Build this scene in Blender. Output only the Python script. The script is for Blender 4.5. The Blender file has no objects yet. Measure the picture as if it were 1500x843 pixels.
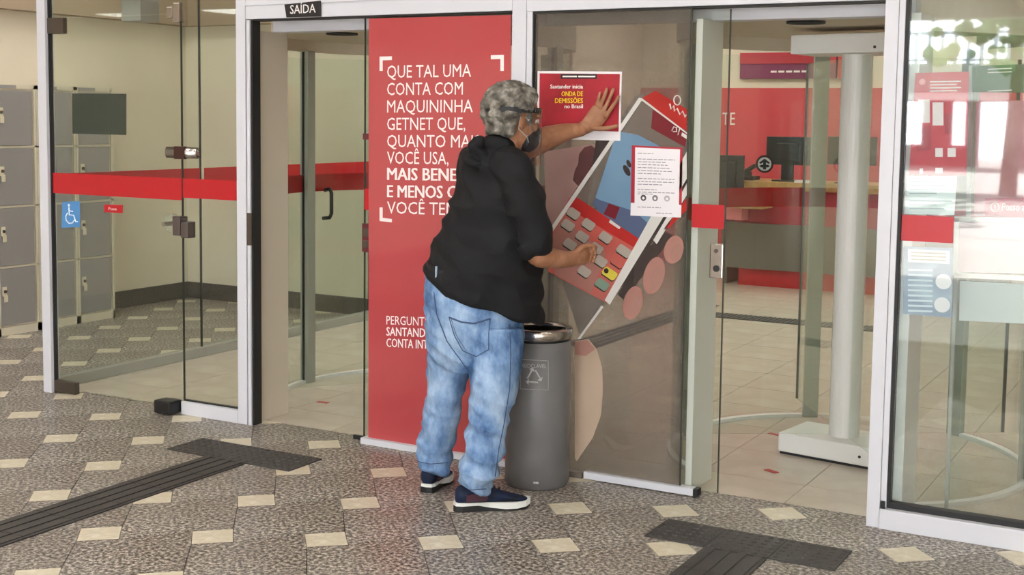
import bpy, bmesh, math, random
from mathutils import Vector, Matrix, noise
from mathutils.bvhtree import BVHTree
random.seed(7)
sc = bpy.context.scene
COL = sc.collection

# ------------------------------------------------------------------ camera
F_PX, PY = 1896.88, 340.77
YAW, PITCH, ROLL = -0.508486, 0.0883498, -0.0129544
CAM = Vector((0.0, -5.15168, 1.62060))
_f = Vector((math.sin(YAW) * math.cos(PITCH), math.cos(YAW) * math.cos(PITCH), -math.sin(PITCH)))
_r = Vector((math.cos(YAW), -math.sin(YAW), 0))
_d = _f.cross(_r)
RIGHT = math.cos(ROLL) * _r + math.sin(ROLL) * _d
DOWN = -math.sin(ROLL) * _r + math.cos(ROLL) * _d
FWD = _f
cd = bpy.data.cameras.new('camera')
cam = bpy.data.objects.new('camera', cd)
COL.objects.link(cam)
M = Matrix((RIGHT, -DOWN, -FWD)).transposed().to_4x4()
M.translation = CAM
cam.matrix_world = M
cd.sensor_fit = 'HORIZONTAL'
cd.sensor_width = 36.0
cd.lens = F_PX / 1500 * 36
cd.shift_y = -(421.5 - PY) / 1500
cd.clip_end = 200
sc.camera = cam

# ------------------------------------------------------------------ world, lights, exposure
sc.view_settings.view_transform = 'Standard'
sc.view_settings.look = 'None'
sc.view_settings.gamma = 1.0
sc.view_settings.use_curve_mapping = False
sc.view_settings.exposure = 0.0
sc.cycles.transparent_max_bounces = 32
sc.cycles.max_bounces = 8
sc.cycles.sample_clamp_indirect = 6.0
w = bpy.data.worlds.new('overcast_sky')
sc.world = w
w.use_nodes = True
wb = w.node_tree.nodes['Background']
wb.inputs[0].default_value = (0.90, 0.95, 1.0, 1)
wb.inputs[1].default_value = 15.0
sd = bpy.data.lights.new('street_sun', 'SUN'); sd.energy = 80.0; sd.angle = .01; sd.color = (1, .97, .92)
sun = bpy.data.objects.new('street_sun', sd); COL.objects.link(sun); sun.rotation_euler = (math.radians(61), 0, math.radians(10))
MALL_LAMP, BANK_LAMP = 22.0, 17.0
MALL_COL, BANK_COL = (1.0, 0.985, 0.955, 1), (1.0, 0.985, 0.96, 1)

# ------------------------------------------------------------------ measuring helpers: a photo pixel to a place on a real plane
def ray(px, py):
    return (RIGHT * ((px - 750) / F_PX) + DOWN * ((py - PY) / F_PX) + FWD)
def fa(px, py, Y=0.0):
    r = ray(px, py); return CAM + r * ((Y - CAM.y) / r.y)
def fl(px, py, z=0.0):
    r = ray(px, py); return CAM + r * ((z - CAM.z) / r.z)
FH = Vector((math.sin(YAW), math.cos(YAW), 0))     # level direction away from the camera
RH = Vector((math.cos(YAW), -math.sin(YAW), 0))    # level direction to image right
UP = Vector((0, 0, 1))
def dp(px, py, d):
    r = ray(px, py); return CAM + r * (d / r.dot(FH))

# ------------------------------------------------------------------ materials
def lin(c):
    if isinstance(c, str):
        c = [int(c[i:i + 2], 16) / 255 for i in (0, 2, 4)]
        c = [x / 12.92 if x <= .04045 else ((x + .055) / 1.055) ** 2.4 for x in c]
    return (c[0], c[1], c[2], 1)
MATS = {}
def mat(name, col, rough=.5, metal=0.0, spec=.5, emit=None, es=0, var=None, scale=20, bump=0, bscale=60, detail=4):
    if name in MATS: return MATS[name]
    m = bpy.data.materials.new(name); m.use_nodes = True
    nt = m.node_tree; b = nt.nodes['Principled BSDF']
    b.inputs['Base Color'].default_value = lin(col)
    b.inputs['Roughness'].default_value = rough
    b.inputs['Metallic'].default_value = metal
    b.inputs['Specular IOR Level'].default_value = spec
    if emit:
        b.inputs['Emission Color'].default_value = lin(emit); b.inputs['Emission Strength'].default_value = es
    tc = nt.nodes.new('ShaderNodeTexCoord')
    if var:
        n = nt.nodes.new('ShaderNodeTexNoise'); n.inputs['Scale'].default_value = scale; n.inputs['Detail'].default_value = detail
        cr = nt.nodes.new('ShaderNodeValToRGB')
        cols = [col] + list(var)
        els = cr.color_ramp.elements
        while len(els) < len(cols): els.new(.5)
        for i, c in enumerate(cols):
            els[i].position = .3 + .4 * i / max(1, len(cols) - 1); els[i].color = lin(c)
        nt.links.new(tc.outputs['Object'], n.inputs['Vector'])
        nt.links.new(n.outputs['Fac'], cr.inputs['Fac'])
        nt.links.new(cr.outputs['Color'], b.inputs['Base Color'])
    if bump:
        n2 = nt.nodes.new('ShaderNodeTexNoise'); n2.inputs['Scale'].default_value = bscale; n2.inputs['Detail'].default_value = 6
        bp = nt.nodes.new('ShaderNodeBump'); bp.inputs['Strength'].default_value = bump; bp.inputs['Distance'].default_value = .01
        nt.links.new(tc.outputs['Object'], n2.inputs['Vector'])
        nt.links.new(n2.outputs['Fac'], bp.inputs['Height']); nt.links.new(bp.outputs['Normal'], b.inputs['Normal'])
    MATS[name] = m
    return m
def film(name, col, opaque=0.0, tint=(1, 1, 1), refl=.035, rough=.02, gain=1.0, var=None):
    """clear or tinted glass / printed film: transparent + diffuse print under a mirror-like skin (Schlick)."""
    if name in MATS: return MATS[name]
    m = bpy.data.materials.new(name); m.use_nodes = True
    nt = m.node_tree; N = nt.nodes; L = nt.links
    for n in list(N): N.remove(n)
    out = N.new('ShaderNodeOutputMaterial')
    tr = N.new('ShaderNodeBsdfTransparent'); tr.inputs[0].default_value = lin(tint)
    gl = N.new('ShaderNodeBsdfGlossy'); gl.inputs['Roughness'].default_value = rough
    lw = N.new('ShaderNodeLayerWeight'); lw.inputs['Blend'].default_value = .5
    pw = N.new('ShaderNodeMath'); pw.operation = 'POWER'; pw.inputs[1].default_value = 5
    mx = N.new('ShaderNodeMath'); mx.operation = 'MULTIPLY_ADD'; mx.inputs[1].default_value = (1 - refl) * gain; mx.inputs[2].default_value = refl
    L.new(lw.outputs['Facing'], pw.inputs[0]); L.new(pw.outputs[0], mx.inputs[0])
    top = tr
    if opaque > 0:
        df = N.new('ShaderNodeBsdfDiffuse'); df.inputs[0].default_value = lin(col)
        if var:
            tc = N.new('ShaderNodeTexCoord')
            n = N.new('ShaderNodeTexNoise'); n.inputs['Scale'].default_value = 3
            cr = N.new('ShaderNodeValToRGB'); cr.color_ramp.elements[0].color = lin(col); cr.color_ramp.elements[1].color = lin(var)
            cr.color_ramp.elements[0].position = .35; cr.color_ramp.elements[1].position = .65
            L.new(tc.outputs['Object'], n.inputs['Vector']); L.new(n.outputs['Fac'], cr.inputs['Fac']); L.new(cr.outputs['Color'], df.inputs[0])
        m1 = N.new('ShaderNodeMixShader'); m1.inputs[0].default_value = opaque
        L.new(tr.outputs[0], m1.inputs[1]); L.new(df.outputs[0], m1.inputs[2]); top = m1
    m2 = N.new('ShaderNodeMixShader')
    L.new(mx.outputs[0], m2.inputs[0]); L.new(top.outputs[0], m2.inputs[1]); L.new(gl.outputs[0], m2.inputs[2])
    L.new(m2.outputs[0], out.inputs['Surface'])
    MATS[name] = m
    return m

ALU = mat('white_aluminium', 'CFCFD6', .38, 0, .5)
ALU_D = mat('grey_aluminium', 'A3A39C', .4, .25)
GASKET = mat('black_gasket', '1A1A1C', .6)
CHROME = mat('chrome', 'B8B2AE', .22, 1.0)
CHROME_D = mat('worn_chrome', '6A625C', .3, .9)
BLACK = mat('black_plastic', '141416', .45)
GLASS = film('clear_glass', 'FFFFFF', 0, (.945, .963, .945), .022)
GLASS_R = film('clear_street_glass', 'FFFFFF', 0, (.94, .97, .96), .075)
GLASS_IN = film('inner_glass', 'FFFFFF', 0, (.955, .98, .96), .018)
RED = mat('red_vinyl', 'B4101E', .35)
PAPER = mat('white_paper', 'E6E1E4', .6)
WHITE = mat('white_print', 'F0E4E2', .6)
CREAM = mat('cream_wall_paint', 'DAD0BC', .7, var=('D4CAB6',), scale=2)
SOFFIT = mat('brown_soffit_paint', '9C8A74', .7)
BASEB = mat('dark_stone_baseboard', '5A544C', .45, var=('47423C',), scale=80)
LOCK_G = mat('grey_locker_door', '8E8A88', .5)
LOCK_F = mat('cream_locker_body', 'CFC6B2', .5)
WHITE_M = mat('white_painted_metal', 'DEDCD8', .4)
BEIGE_P = mat('beige_panel', 'CBBFAE', .5)

# ------------------------------------------------------------------ mesh helpers
def link(name, me, m=None, parent=None, smooth=False):
    o = bpy.data.objects.new(name, me); COL.objects.link(o)
    if m is not None:
        for k in (m if isinstance(m, (list, tuple)) else [m]): me.materials.append(k)
    if parent is not None: o.parent = parent
    if smooth:
        for p in me.polygons: p.use_smooth = True
    return o
def bm_obj(name, bm, m=None, parent=None, smooth=False):
    me = bpy.data.meshes.new(name)
    bmesh.ops.recalc_face_normals(bm, faces=bm.faces)
    bm.to_mesh(me); bm.free()
    return link(name, me, m, parent, smooth)
def add_box(bm, x0, x1, y0, y1, z0, z1, bev=0.0, Mx=None):
    r = bmesh.ops.create_cube(bm, size=1)
    vs = r['verts']
    for v in vs:
        v.co = Vector((x0 + (v.co.x + .5) * (x1 - x0), y0 + (v.co.y + .5) * (y1 - y0), z0 + (v.co.z + .5) * (z1 - z0)))
    if bev:
        es = list({e for v in vs for e in v.link_edges})
        g = bmesh.ops.bevel(bm, geom=es, offset=bev, segments=2, affect='EDGES', profile=.6)
        vs = list({v for f in g['faces'] for v in f.verts} | {v for v in vs if v.is_valid})
    if Mx is not None:
        for v in vs: v.co = Mx @ v.co
    return vs
def box(name, x0, x1, y0, y1, z0, z1, m, parent=None, bev=0.0, Mx=None):
    bm = bmesh.new(); add_box(bm, x0, x1, y0, y1, z0, z1, bev, Mx)
    return bm_obj(name, bm, m, parent)
def add_cyl(bm, p0, p1, r0, r1=None, n=16, cap=True):
    r1 = r0 if r1 is None else r1
    p0, p1 = Vector(p0), Vector(p1); ax = (p1 - p0); L = ax.length; ax.normalize()
    a = ax.orthogonal().normalized(); b = ax.cross(a)
    A = [bm.verts.new(p0 + (a * math.cos(t) + b * math.sin(t)) * r0) for t in [2 * math.pi * i / n for i in range(n)]]
    B = [bm.verts.new(p1 + (a * math.cos(t) + b * math.sin(t)) * r1) for t in [2 * math.pi * i / n for i in range(n)]]
    for i in range(n): bm.faces.new((A[i], A[(i + 1) % n], B[(i + 1) % n], B[i]))
    if cap: bm.faces.new(A[::-1]); bm.faces.new(B)
def cyl(name, p0, p1, r, m, parent=None, r1=None, n=20, smooth=False):
    bm = bmesh.new(); add_cyl(bm, p0, p1, r, r1, n); return bm_obj(name, bm, m, parent, smooth)
def add_tube(bm, pts, r, n=8, closed=False):
    pts = [Vector(p) for p in pts]; rings = []
    N = len(pts); ref = None
    for i, p in enumerate(pts):
        if closed: t = pts[(i + 1) % N] - pts[i - 1]
        else: t = pts[min(i + 1, N - 1)] - pts[max(i - 1, 0)]
        t.normalize()
        if ref is None: ref = t.orthogonal().normalized()
        ref = (ref - t * ref.dot(t)).normalized(); b = t.cross(ref)
        rr = r[i] if isinstance(r, (list, tuple)) else r
        rings.append([bm.verts.new(p + (ref * math.cos(2 * math.pi * k / n) + b * math.sin(2 * math.pi * k / n)) * rr) for k in range(n)])
    for i in range(N if closed else N - 1):
        A, B = rings[i], rings[(i + 1) % N]
        for k in range(n): bm.faces.new((A[k], A[(k + 1) % n], B[(k + 1) % n], B[k]))
    if not closed: bm.faces.new(rings[0][::-1]); bm.faces.new(rings[-1])
def tube(name, pts, r, m, parent=None, n=8, closed=False):
    bm = bmesh.new(); add_tube(bm, pts, r, n, closed); return bm_obj(name, bm, m, parent, True)
def lathe(name, cx, cy, prof, m, parent=None, n=48, smooth=True):
    bm = bmesh.new(); rings = []
    for r, z in prof:
        rings.append([bm.verts.new((cx + r * math.cos(2 * math.pi * k / n), cy + r * math.sin(2 * math.pi * k / n), z)) for k in range(n)])
    for A, B in zip(rings, rings[1:]):
        for k in range(n): bm.faces.new((A[k], A[(k + 1) % n], B[(k + 1) % n], B[k]))
    if prof[0][0] > 1e-4: bm.faces.new(rings[0][::-1])
    if prof[-1][0] > 1e-4: bm.faces.new(rings[-1])
    bmesh.ops.remove_doubles(bm, verts=bm.verts, dist=1e-6)
    return bm_obj(name, bm, m, parent, smooth)
def prism(name, pts, vec, m, parent=None):
    """a flat outline given thickness along vec"""
    bm = bmesh.new(); vec = Vector(vec)
    a = [bm.verts.new(Vector(p)) for p in pts]
    f = bm.faces.new(a)
    r = bmesh.ops.extrude_face_region(bm, geom=[f])
    bmesh.ops.translate(bm, vec=vec, verts=[v for v in r['geom'] if isinstance(v, bmesh.types.BMVert)])
    bmesh.ops.triangulate(bm, faces=[f for f in bm.faces if len(f.verts) > 4])
    return bm_obj(name, bm, m, parent)
def arc_wall(name, cx, cy, r, a0, a1, z0, z1, th, m, parent=None, n=24):
    bm = bmesh.new(); rows = []
    for i in range(n + 1):
        a = math.radians(a0 + (a1 - a0) * i / n); c, s = math.cos(a), math.sin(a)
        rows.append([bm.verts.new((cx + rr * c, cy + rr * s, zz)) for rr, zz in ((r, z0), (r + th, z0), (r + th, z1), (r, z1))])
    for A, B in zip(rows, rows[1:]):
        for k in range(4): bm.faces.new((A[k], A[(k + 1) % 4], B[(k + 1) % 4], B[k]))
    bm.faces.new(rows[0]); bm.faces.new(rows[-1][::-1])
    return bm_obj(name, bm, m, parent)
def tag(o, label=None, cat=None, group=None, kind=None):
    if label: o['label'] = label
    if cat: o['category'] = cat
    if group: o['group'] = group
    if kind: o['kind'] = kind
    return o
def struct(o): o['kind'] = 'structure'; return o
def empty(name, loc=(0, 0, 0), label=None, cat=None, group=None, kind=None):
    o = bpy.data.objects.new(name, None); COL.objects.link(o); o.location = loc; o.empty_display_size = .1
    EMPT[o.name] = Vector(loc)
    return tag(o, label, cat, group, kind)
EMPT = {}
def settle(root):
    """children were built in world coordinates: keep them there under a root that sits at its thing's base"""
    off = root.location.copy()
    for c in root.children:
        if c.type == 'MESH': c.location = c.location - off
    return root
FONTC = {}
def text_mesh(s, bold=0.0, res=2):
    k = (s, bold)
    if k in FONTC: return FONTC[k].copy()
    c = bpy.data.curves.new('lettering', 'FONT'); c.body = s; c.size = 1; c.offset = min(bold, 0); c.resolution_u = res; c.fill_mode = 'FRONT'
    o = bpy.data.objects.new('lettering', c); COL.objects.link(o)
    bpy.context.view_layer.update()
    me = bpy.data.meshes.new_from_object(o, depsgraph=bpy.context.evaluated_depsgraph_get())
    bpy.data.objects.remove(o); bpy.data.curves.remove(c)
    if bold > 0:                      # heavier strokes: the same outline laid three times side by side
        bm = bmesh.new(); bm.from_mesh(me); src = bm.faces[:]
        for dx in (-bold, bold):
            g = bmesh.ops.duplicate(bm, geom=src + list({e for f in src for e in f.edges} | {v for f in src for v in f.verts}))
            bmesh.ops.translate(bm, vec=(dx, 0, .0004 if dx < 0 else .0008), verts=[v for v in g['geom'] if isinstance(v, bmesh.types.BMVert)])
        bm.to_mesh(me); bm.free()
    FONTC[k] = me
    return me.copy()
def lettering(s, p_bl, p_br, height, m, parent=None, up=UP, bold=0.0, name='lettering', out=None):
    """a line of print whose first letter starts at p_bl and last ends at p_br; capital height given (m)"""
    me = text_mesh(s, bold)
    xs = [v.co.x for v in me.vertices]; ys = [v.co.y for v in text_mesh('H', bold).vertices]
    x0, x1 = min(xs), max(xs); cap = max(ys)
    p0, p1 = Vector(p_bl), Vector(p_br); ex = (p1 - p0) / (x1 - x0); ey = Vector(up).normalized() * (height / cap)
    ez = ex.cross(ey).normalized()
    for v in me.vertices: v.co = p0 + ex * (v.co.x - x0) + ey * v.co.y + ez * v.co.z
    me.update()
    return link(name, me, m, parent)

# ================================================================== LARGE STRUCTURE
GRAN = bpy.data.materials.new('speckled_granite'); GRAN.use_nodes = True
def granite(m, base, dark, light, tone=None):
    nt = m.node_tree; N = nt.nodes; L = nt.links; b = N['Principled BSDF']
    tc = N.new('ShaderNodeTexCoord')
    n1 = N.new('ShaderNodeTexNoise'); n1.inputs['Scale'].default_value = 62; n1.inputs['Detail'].default_value = 4; n1.inputs['Roughness'].default_value = .7
    cr = N.new('ShaderNodeValToRGB'); e = cr.color_ramp.elements
    e[0].position = .38; e[0].color = lin(dark); e[1].position = .62; e[1].color = lin(light)
    k = e.new(.5); k.color = lin(base)
    n2 = N.new('ShaderNodeTexNoise'); n2.inputs['Scale'].default_value = 1.3; n2.inputs['Detail'].default_value = 3
    mx = N.new('ShaderNodeMix'); mx.data_type = 'RGBA'; mx.blend_type = 'MULTIPLY'; mx.inputs['Factor'].default_value = .8
    c2 = N.new('ShaderNodeValToRGB'); c2.color_ramp.elements[0].position = .3; c2.color_ramp.elements[1].position = .7
    c2.color_ramp.elements[0].color = lin(tone[0] if tone else 'D0C8C4'); c2.color_ramp.elements[1].color = lin(tone[1] if tone else 'FFFFFF')
    oi = N.new('ShaderNodeObjectInfo')
    mr = N.new('ShaderNodeMapRange'); mr.inputs['To Min'].default_value = .95; mr.inputs['To Max'].default_value = 1.03
    L.new(oi.outputs['Random'], mr.inputs['Value'])
    m3 = N.new('ShaderNodeMix'); m3.data_type = 'RGBA'; m3.blend_type = 'MULTIPLY'; m3.inputs['Factor'].default_value = 1
    L.new(tc.outputs['Object'], n1.inputs['Vector']); L.new(tc.outputs['Object'], n2.inputs['Vector'])
    L.new(n1.outputs['Fac'], cr.inputs['Fac']); L.new(n2.outputs['Fac'], c2.inputs['Fac'])
    L.new(cr.outputs['Color'], mx.inputs['A']); L.new(c2.outputs['Color'], mx.inputs['B'])
    L.new(mx.outputs['Result'], m3.inputs['A']); L.new(mr.outputs['Result'], m3.inputs['B'])
    L.new(m3.outputs['Result'], b.inputs['Base Color'])
    b.inputs['Roughness'].default_value = .34
    b.inputs['Specular IOR Level'].default_value = .35
granite(GRAN, '8F887F', '37332F', 'DFD8CE', ('C8BFB9', 'FFFFFF'))
INSERT = mat('cream_marble_insert', 'DDD4BE', .4, var=('D0C6AE', 'E4DCCA'), scale=14)
GROUT = mat('dark_grout', '4A443E', .8)

floor = struct(box('floor', -9.5, 7, -14, 3.45, -.25, -.012, GROUT))
# hopscotch paving: big granite slabs with small cream squares, lattice measured on the photo
S = 1.06580
TH = 0.720168
e1 = Vector((math.cos(TH), math.sin(TH))); e2 = Vector((math.sin(TH), -math.cos(TH)))
b_ = .145061 * S; ux, uy, vx, vy = .4 * S, .102428 * S, .161277 * S, .420392 * S
U_ = e1 * ux + e2 * uy; V_ = e1 * vx - e2 * vy
O_ = Vector((-3.254334 * S, -1.363414 * S))
def clip(poly, ax, lim, keep_less):
    out = []
    for i in range(len(poly)):
        a, b = poly[i - 1], poly[i]
        ia = (a[ax] <= lim) == keep_less or a[ax] == lim; ib = (b[ax] <= lim) == keep_less or b[ax] == lim
        if ia != ib:
            t = (lim - a[ax]) / (b[ax] - a[ax]); out.append(a.lerp(b, t))
        if ib: out.append(b)
    return out
def area(p): return abs(sum(p[i - 1].x * p[i].y - p[i].x * p[i - 1].y for i in range(len(p)))) / 2
def shrink(poly, g):
    c = sum(poly, Vector((0, 0))) / len(poly)
    return [p + (c - p).normalized() * g for p in poly]
def slab(name, poly, m, top, parent, th=.012):
    c = sum(poly, Vector((0, 0))) / len(poly)
    bm = bmesh.new()
    t = [bm.verts.new((p.x - c.x, p.y - c.y, top)) for p in poly]
    f = bm.faces.new(t)
    bb = [bm.verts.new((p.x - c.x, p.y - c.y, top - th)) for p in poly]
    n = len(poly)
    for i in range(n): bm.faces.new((t[i], t[(i + 1) % n], bb[(i + 1) % n], bb[i]))
    bmesh.ops.triangulate(bm, faces=[f])
    o = bm_obj(name, bm, m, parent); o.location = (c.x, c.y, 0)
    return o
def regions(poly):
    for x0, x1, y0, y1 in ((-8.05, -6.03, -4.6, 3.4), (-6.03, .6, -4.6, .128)):
        p = poly
        for ax, lim, less in ((0, x0, False), (0, x1, True), (1, y0, False), (1, y1, True)):
            if len(p) > 2: p = clip(p, ax, lim, less)
        if len(p) > 2 and area(p) > .002: yield p
nb = ns = 0
def in_reach(p):      # what the camera could see or what the panes mirror
    c = sum(p, Vector((0, 0))) / len(p)
    if c.y > -.0: return True
    v = Vector((c.x, c.y, 0)) - CAM
    dz = v.dot(FWD)
    if dz > .5:
        pxx = 750 + F_PX * v.dot(RIGHT) / dz; pyy = PY + F_PX * v.dot(DOWN) / dz
        if -480 < pxx < 1980 and pyy < 1130: return True
    return False
for i in range(-16, 24):
    for j in range(-16, 24):
        P0 = O_ + U_ * i + V_ * j
        sq = [P0, P0 + e1 * b_, P0 + e1 * b_ + e2 * b_, P0 + e2 * b_]
        for p in regions(sq):
            if in_reach(p): slab('tile_insert', shrink(p, .0015), INSERT, 0.0, floor); ns += 1
        T = lambda k: P0 + k
        BR0 = P0 + (e1 + e2) * b_; TR0 = P0 + e1 * b_
        BLv = P0 + V_ + e2 * b_; BRv = P0 + V_ + (e1 + e2) * b_
        Q = P0 + U_ + V_; TLuv = Q; BLuv = Q + e2 * b_
        TR1 = P0 + U_ + e1 * b_; TL1 = P0 + U_
        big = [BLv, BRv, TLuv, BLuv, TR1, TL1, BR0, TR0]
        for p in regions(big):
            if in_reach(p): slab('tile', shrink(p, .002), GRAN, 0.0, floor); nb += 1
print('paving', nb, ns)
# the rest of the hall floor, away from the picture, is one slab of the same stone
rest = box('paving', -8.05, 7, -14, -4.6, -.012, 0, GRAN, floor)
r2 = box('paving', .6, 7, -4.6, .12, -.012, 0, GRAN, floor)

# bank floor: large beige tiles
TILE_B = mat('beige_porcelain_tile', 'CCC0B1', .22, 0, .35, var=('C5B9AA', 'D1C6B8'), scale=3)
GROUT_B = mat('beige_grout', '8F8474', .8)
TACT = mat('dark_tactile_rubber', '433F3D', .6, var=('3A3735',), scale=30)
bfloor = struct(box('floor', -6.03, 1.6, .128, 8.6, -.25, -.004, GROUT_B))
bfloor.name = 'floor.001'
X0, Y0, TP = -1.60, .44, .48
tile_me = None
for i in range(-10, 7):
    for j in range(-1, 18):
        x0 = max(X0 + i * TP + .002, -6.03); x1 = min(X0 + (i + 1) * TP - .002, 1.6)
        y0 = max(Y0 + j * TP + .002, .130); y1 = min(Y0 + (j + 1) * TP - .002, 8.6)
        if x1 - x0 < .01 or y1 - y0 < .01 or x0 > .5 and y0 < 3: continue
        full = abs(x1 - x0 - TP + .004) < 1e-4 and abs(y1 - y0 - TP + .004) < 1e-4
        if full and tile_me is not None:
            o = bpy.data.objects.new('tile', tile_me); COL.objects.link(o); o.parent = bfloor
        else:
            bm = bmesh.new(); hx, hy = (x1 - x0) / 2, (y1 - y0) / 2
            add_box(bm, -hx, hx, -hy, hy, -.006, 0)
            o = bm_obj('tile', bm, TILE_B, bfloor)
            if full: tile_me = o.data
        o.location = ((x0 + x1) / 2, (y0 + y1) / 2, 0)

# hall shell
HZ = 3.85
struct(box('wall_left', -8.35, -8.05, -14, 3.4, -.0, HZ, CREAM))
wb_ = struct(box('wall_back', -8.35, -6.03, 3.4, 3.6, 0, HZ, CREAM))
struct(box('trim_1', -8.05, -7.93, -14, 3.4, 2.372, HZ, SOFFIT))
struct(box('trim_2', -7.93, -6.1, 3.3, 3.4, 2.372, HZ, SOFFIT))
struct(box('baseboard_left', -8.05, -8.03, -14, 3.4, 0, .14, BASEB))
struct(box('baseboard_back', -8.03, -6.06, 3.38, 3.4, 0, .14, BASEB))
CEIL = mat('ceiling_paint', 'B5A894', .8)
ceil = struct(box('ceiling', -8.35, 7, -14, 3.6, HZ, HZ + .2, CEIL))
for k, y in enumerate((-1.6, -3.2, -4.8, -6.4, -8.6, -10.8)):
    box('ceiling_beam', -7.9, 7, y - .06, y + .06, HZ - .28, HZ, SOFFIT, ceil)
struct(box('wall_right', 7, 7.3, -14, .2, 0, HZ, CREAM))
struct(box('wall_rear', -8.35, -4.5, -14.3, -14, 0, HZ, CREAM))
struct(box('wall_rear', -4.5, 7, -14.3, -14, 3.1, HZ, mat('pale_lintel', 'B9BDBE', .6)))
struct(box('wall_front', -6.03, 7, .16, .3, 2.45, HZ, CREAM))
struct(box('wall_front', .45, 7, .16, .3, 0, 2.45, CREAM))
# bank shell
BANKR = mat('red_bank_wall', 'C8414B', .55)
BCEIL = mat('bank_ceiling_paint', 'C9BDA8', .8)
struct(box('wall_far', -6.1, 1.6, 8.6, 8.75, 0, 2.95, CREAM))
wr = struct(box('wall_far_red', -6.0, 1.6, 8.55, 8.6, 0, 1.98, BANKR))
wr.name = 'wall_far.001'
struct(box('wall_side', -6.1, -5.98, 3.4, 8.6, 0, 2.95, CREAM))
struct(box('wall_side', 1.6, 1.75, .3, 8.6, 0, 2.95, CREAM))
bc = struct(box('ceiling', -6.1, 1.75, .3, 8.75, 2.95, 3.05, BCEIL))

# ================================================================== FACADE FRAME
FT = 2.45
fy0, fy1 = 0.0, .08
def post(n, x0, x1, z0=0.0, z1=FT, y0=fy0, y1=fy1, m=ALU, bev=.002):
    return struct(box('trim_%d' % n, x0, x1, y0, y1, z0, z1, m, bev=bev))
pl = post(3, -5.972, -5.905, y1=.06)
box('gasket', -5.905, -5.897, .02, .045, 0, FT, GASKET, pl)
p2 = post(4, -4.506, -4.444)
box('gasket', -4.444, -4.436, .01, .06, 0, 2.10, mat('mid_grey', '55545A', .6), p2)  # plain grey strip between the post and its inner rail
box('inner_rail', -4.436, -4.416, .0, .07, 0, 2.10, ALU, p2, bev=.002)
box('gasket', -4.416, -4.404, .01, .07, 0, 2.10, GASKET, p2)
st = box('strike_plate', -4.437, -4.408, -.003, .0, .947, 1.115, CHROME_D, p2)
pm = post(5, -2.885, -2.813)
box('side_bead', -2.812, -2.784, .006, .06, 0, 2.10, ALU, pm, bev=.002)
box('gasket', -2.784, -2.778, .012, .05, 0, 2.10, GASKET, pm)
p3 = post(6, -1.222, -1.170)
box('side_bead', -1.169, -1.146, .006, .07, .085, FT, ALU, p3, bev=.002)
box('gasket', -1.146, -1.135, .012, .06, .085, FT, GASKET, p3)
# head rails
r1_ = post(7, -4.443, -2.886, 2.103, FT, y0=.002, y1=.09)
box('lip', -4.443, -2.886, -.006, .002, 2.172, 2.182, ALU, r1_)
r2_ = post(8, -2.812, -1.223, 2.097, FT, y0=.002, y1=.09)
box('shadow_gap', -4.40, -2.886, .012, .08, 2.095, 2.103, GASKET, r1_)
box('shadow_gap', -2.778, -1.223, .012, .08, 2.089, 2.097, GASKET, r2_)
# rail above the left fixed pane and the swing door are glass to glass; the head rail is out of frame
post(9, -5.904, -4.507, 2.40, FT)
# portal headers behind the head rails
hd = struct(box('trim_10', -4.43, -2.82, .2, .30, 2.05, 2.44, ALU, bev=.003))
hd2 = struct(box('trim_11', -2.81, -1.15, .2, .30, 2.05, 2.44, ALU, bev=.003))
# jambs of the portals
for n, x in ((12, -4.462), (13, -3.60), (14, -2.03)):
    struct(box('trim_%d' % n, x, x + .03, .075 if n != 12 else .082, .325, 0, 2.05, BEIGE_P if n in (12, 13) else WHITE_M, bev=.002))

struct(box('trim_15', -1.185, -1.10, .075, .325, 0, 2.05, WHITE_M, bev=.002))
# ---- window_1: fixed pane left of post, with sill
w1 = struct(box('window_1', -4.903, -4.507, .028, .038, .072, 2.40, GLASS))
box('sill', -4.905, -4.507, .0, .06, 0, .07, ALU, w1, bev=.002)
box('gasket', -4.905, -4.507, .022, .044, .069, .076, GASKET, w1)
box('red_band', -4.903, -4.512, .0265, .0275, 1.172, 1.275, RED, w1)
w1b = struct(box('window_2', -5.896, -4.909, .028, .038, 2.150, 2.40, GLASS))
# ---- door_1: swing glass door
d1 = struct(box('door_1', -5.893, -4.911, .028, .038, .022, 2.143, GLASS))
box('red_band', -5.893, -4.912, .0265, .0275, 1.158, 1.275, RED, d1)
def patch(p0, p1, zz0, zz1, m, par, name):
    return box(name, p0, p1, .016, .05, zz0, zz1, m, par, bev=.006)
patch(-5.915, -5.78, 2.06, 2.15, CHROME_D, d1, 'hinge_clamp')
patch(-5.90, -5.73, .005, .075, CHROME_D, d1, 'hinge_clamp')
patch(-4.955, -4.905, 2.10, 2.205, CHROME, d1, 'corner_clamp')
patch(-5.0, -4.955, 2.125, 2.185, CHROME, d1, 'corner_clamp')
g = box('edge', -4.9125, -4.9085, .027, .039, .022, 2.143, mat('dark_glass_edge', '30332E', .3), d1)
bm = bmesh.new()
add_cyl(bm, (-5.005, .0, 1.413), (-4.79, .0, 1.413), .030, n=20)
for v in bm.verts: v.co.y = .018 + (v.co.y) * .55
cn = bm_obj('glass_connector', bm, CHROME, w1, True)
box('connector_strap', -4.94, -4.865, -.002, .02, 1.379, 1.447, mat('dark_bronze', '4A302C', .35, .6), w1, bev=.003)
lk = box('lock_case', -4.955, -4.90, -.002, .06, .968, 1.072, mat('bronze_lock', '6F6566', .3, .8), d1, bev=.006)
box('lock_case', -4.898, -4.845, .0, .06, .958, 1.045, mat('bronze_lock', '6F6566'), w1, bev=.006)
cyl('knob_shaft', (-5.07, .05, 1.02), (-5.07, .12, 1.02), .012, CHROME, d1)
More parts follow.
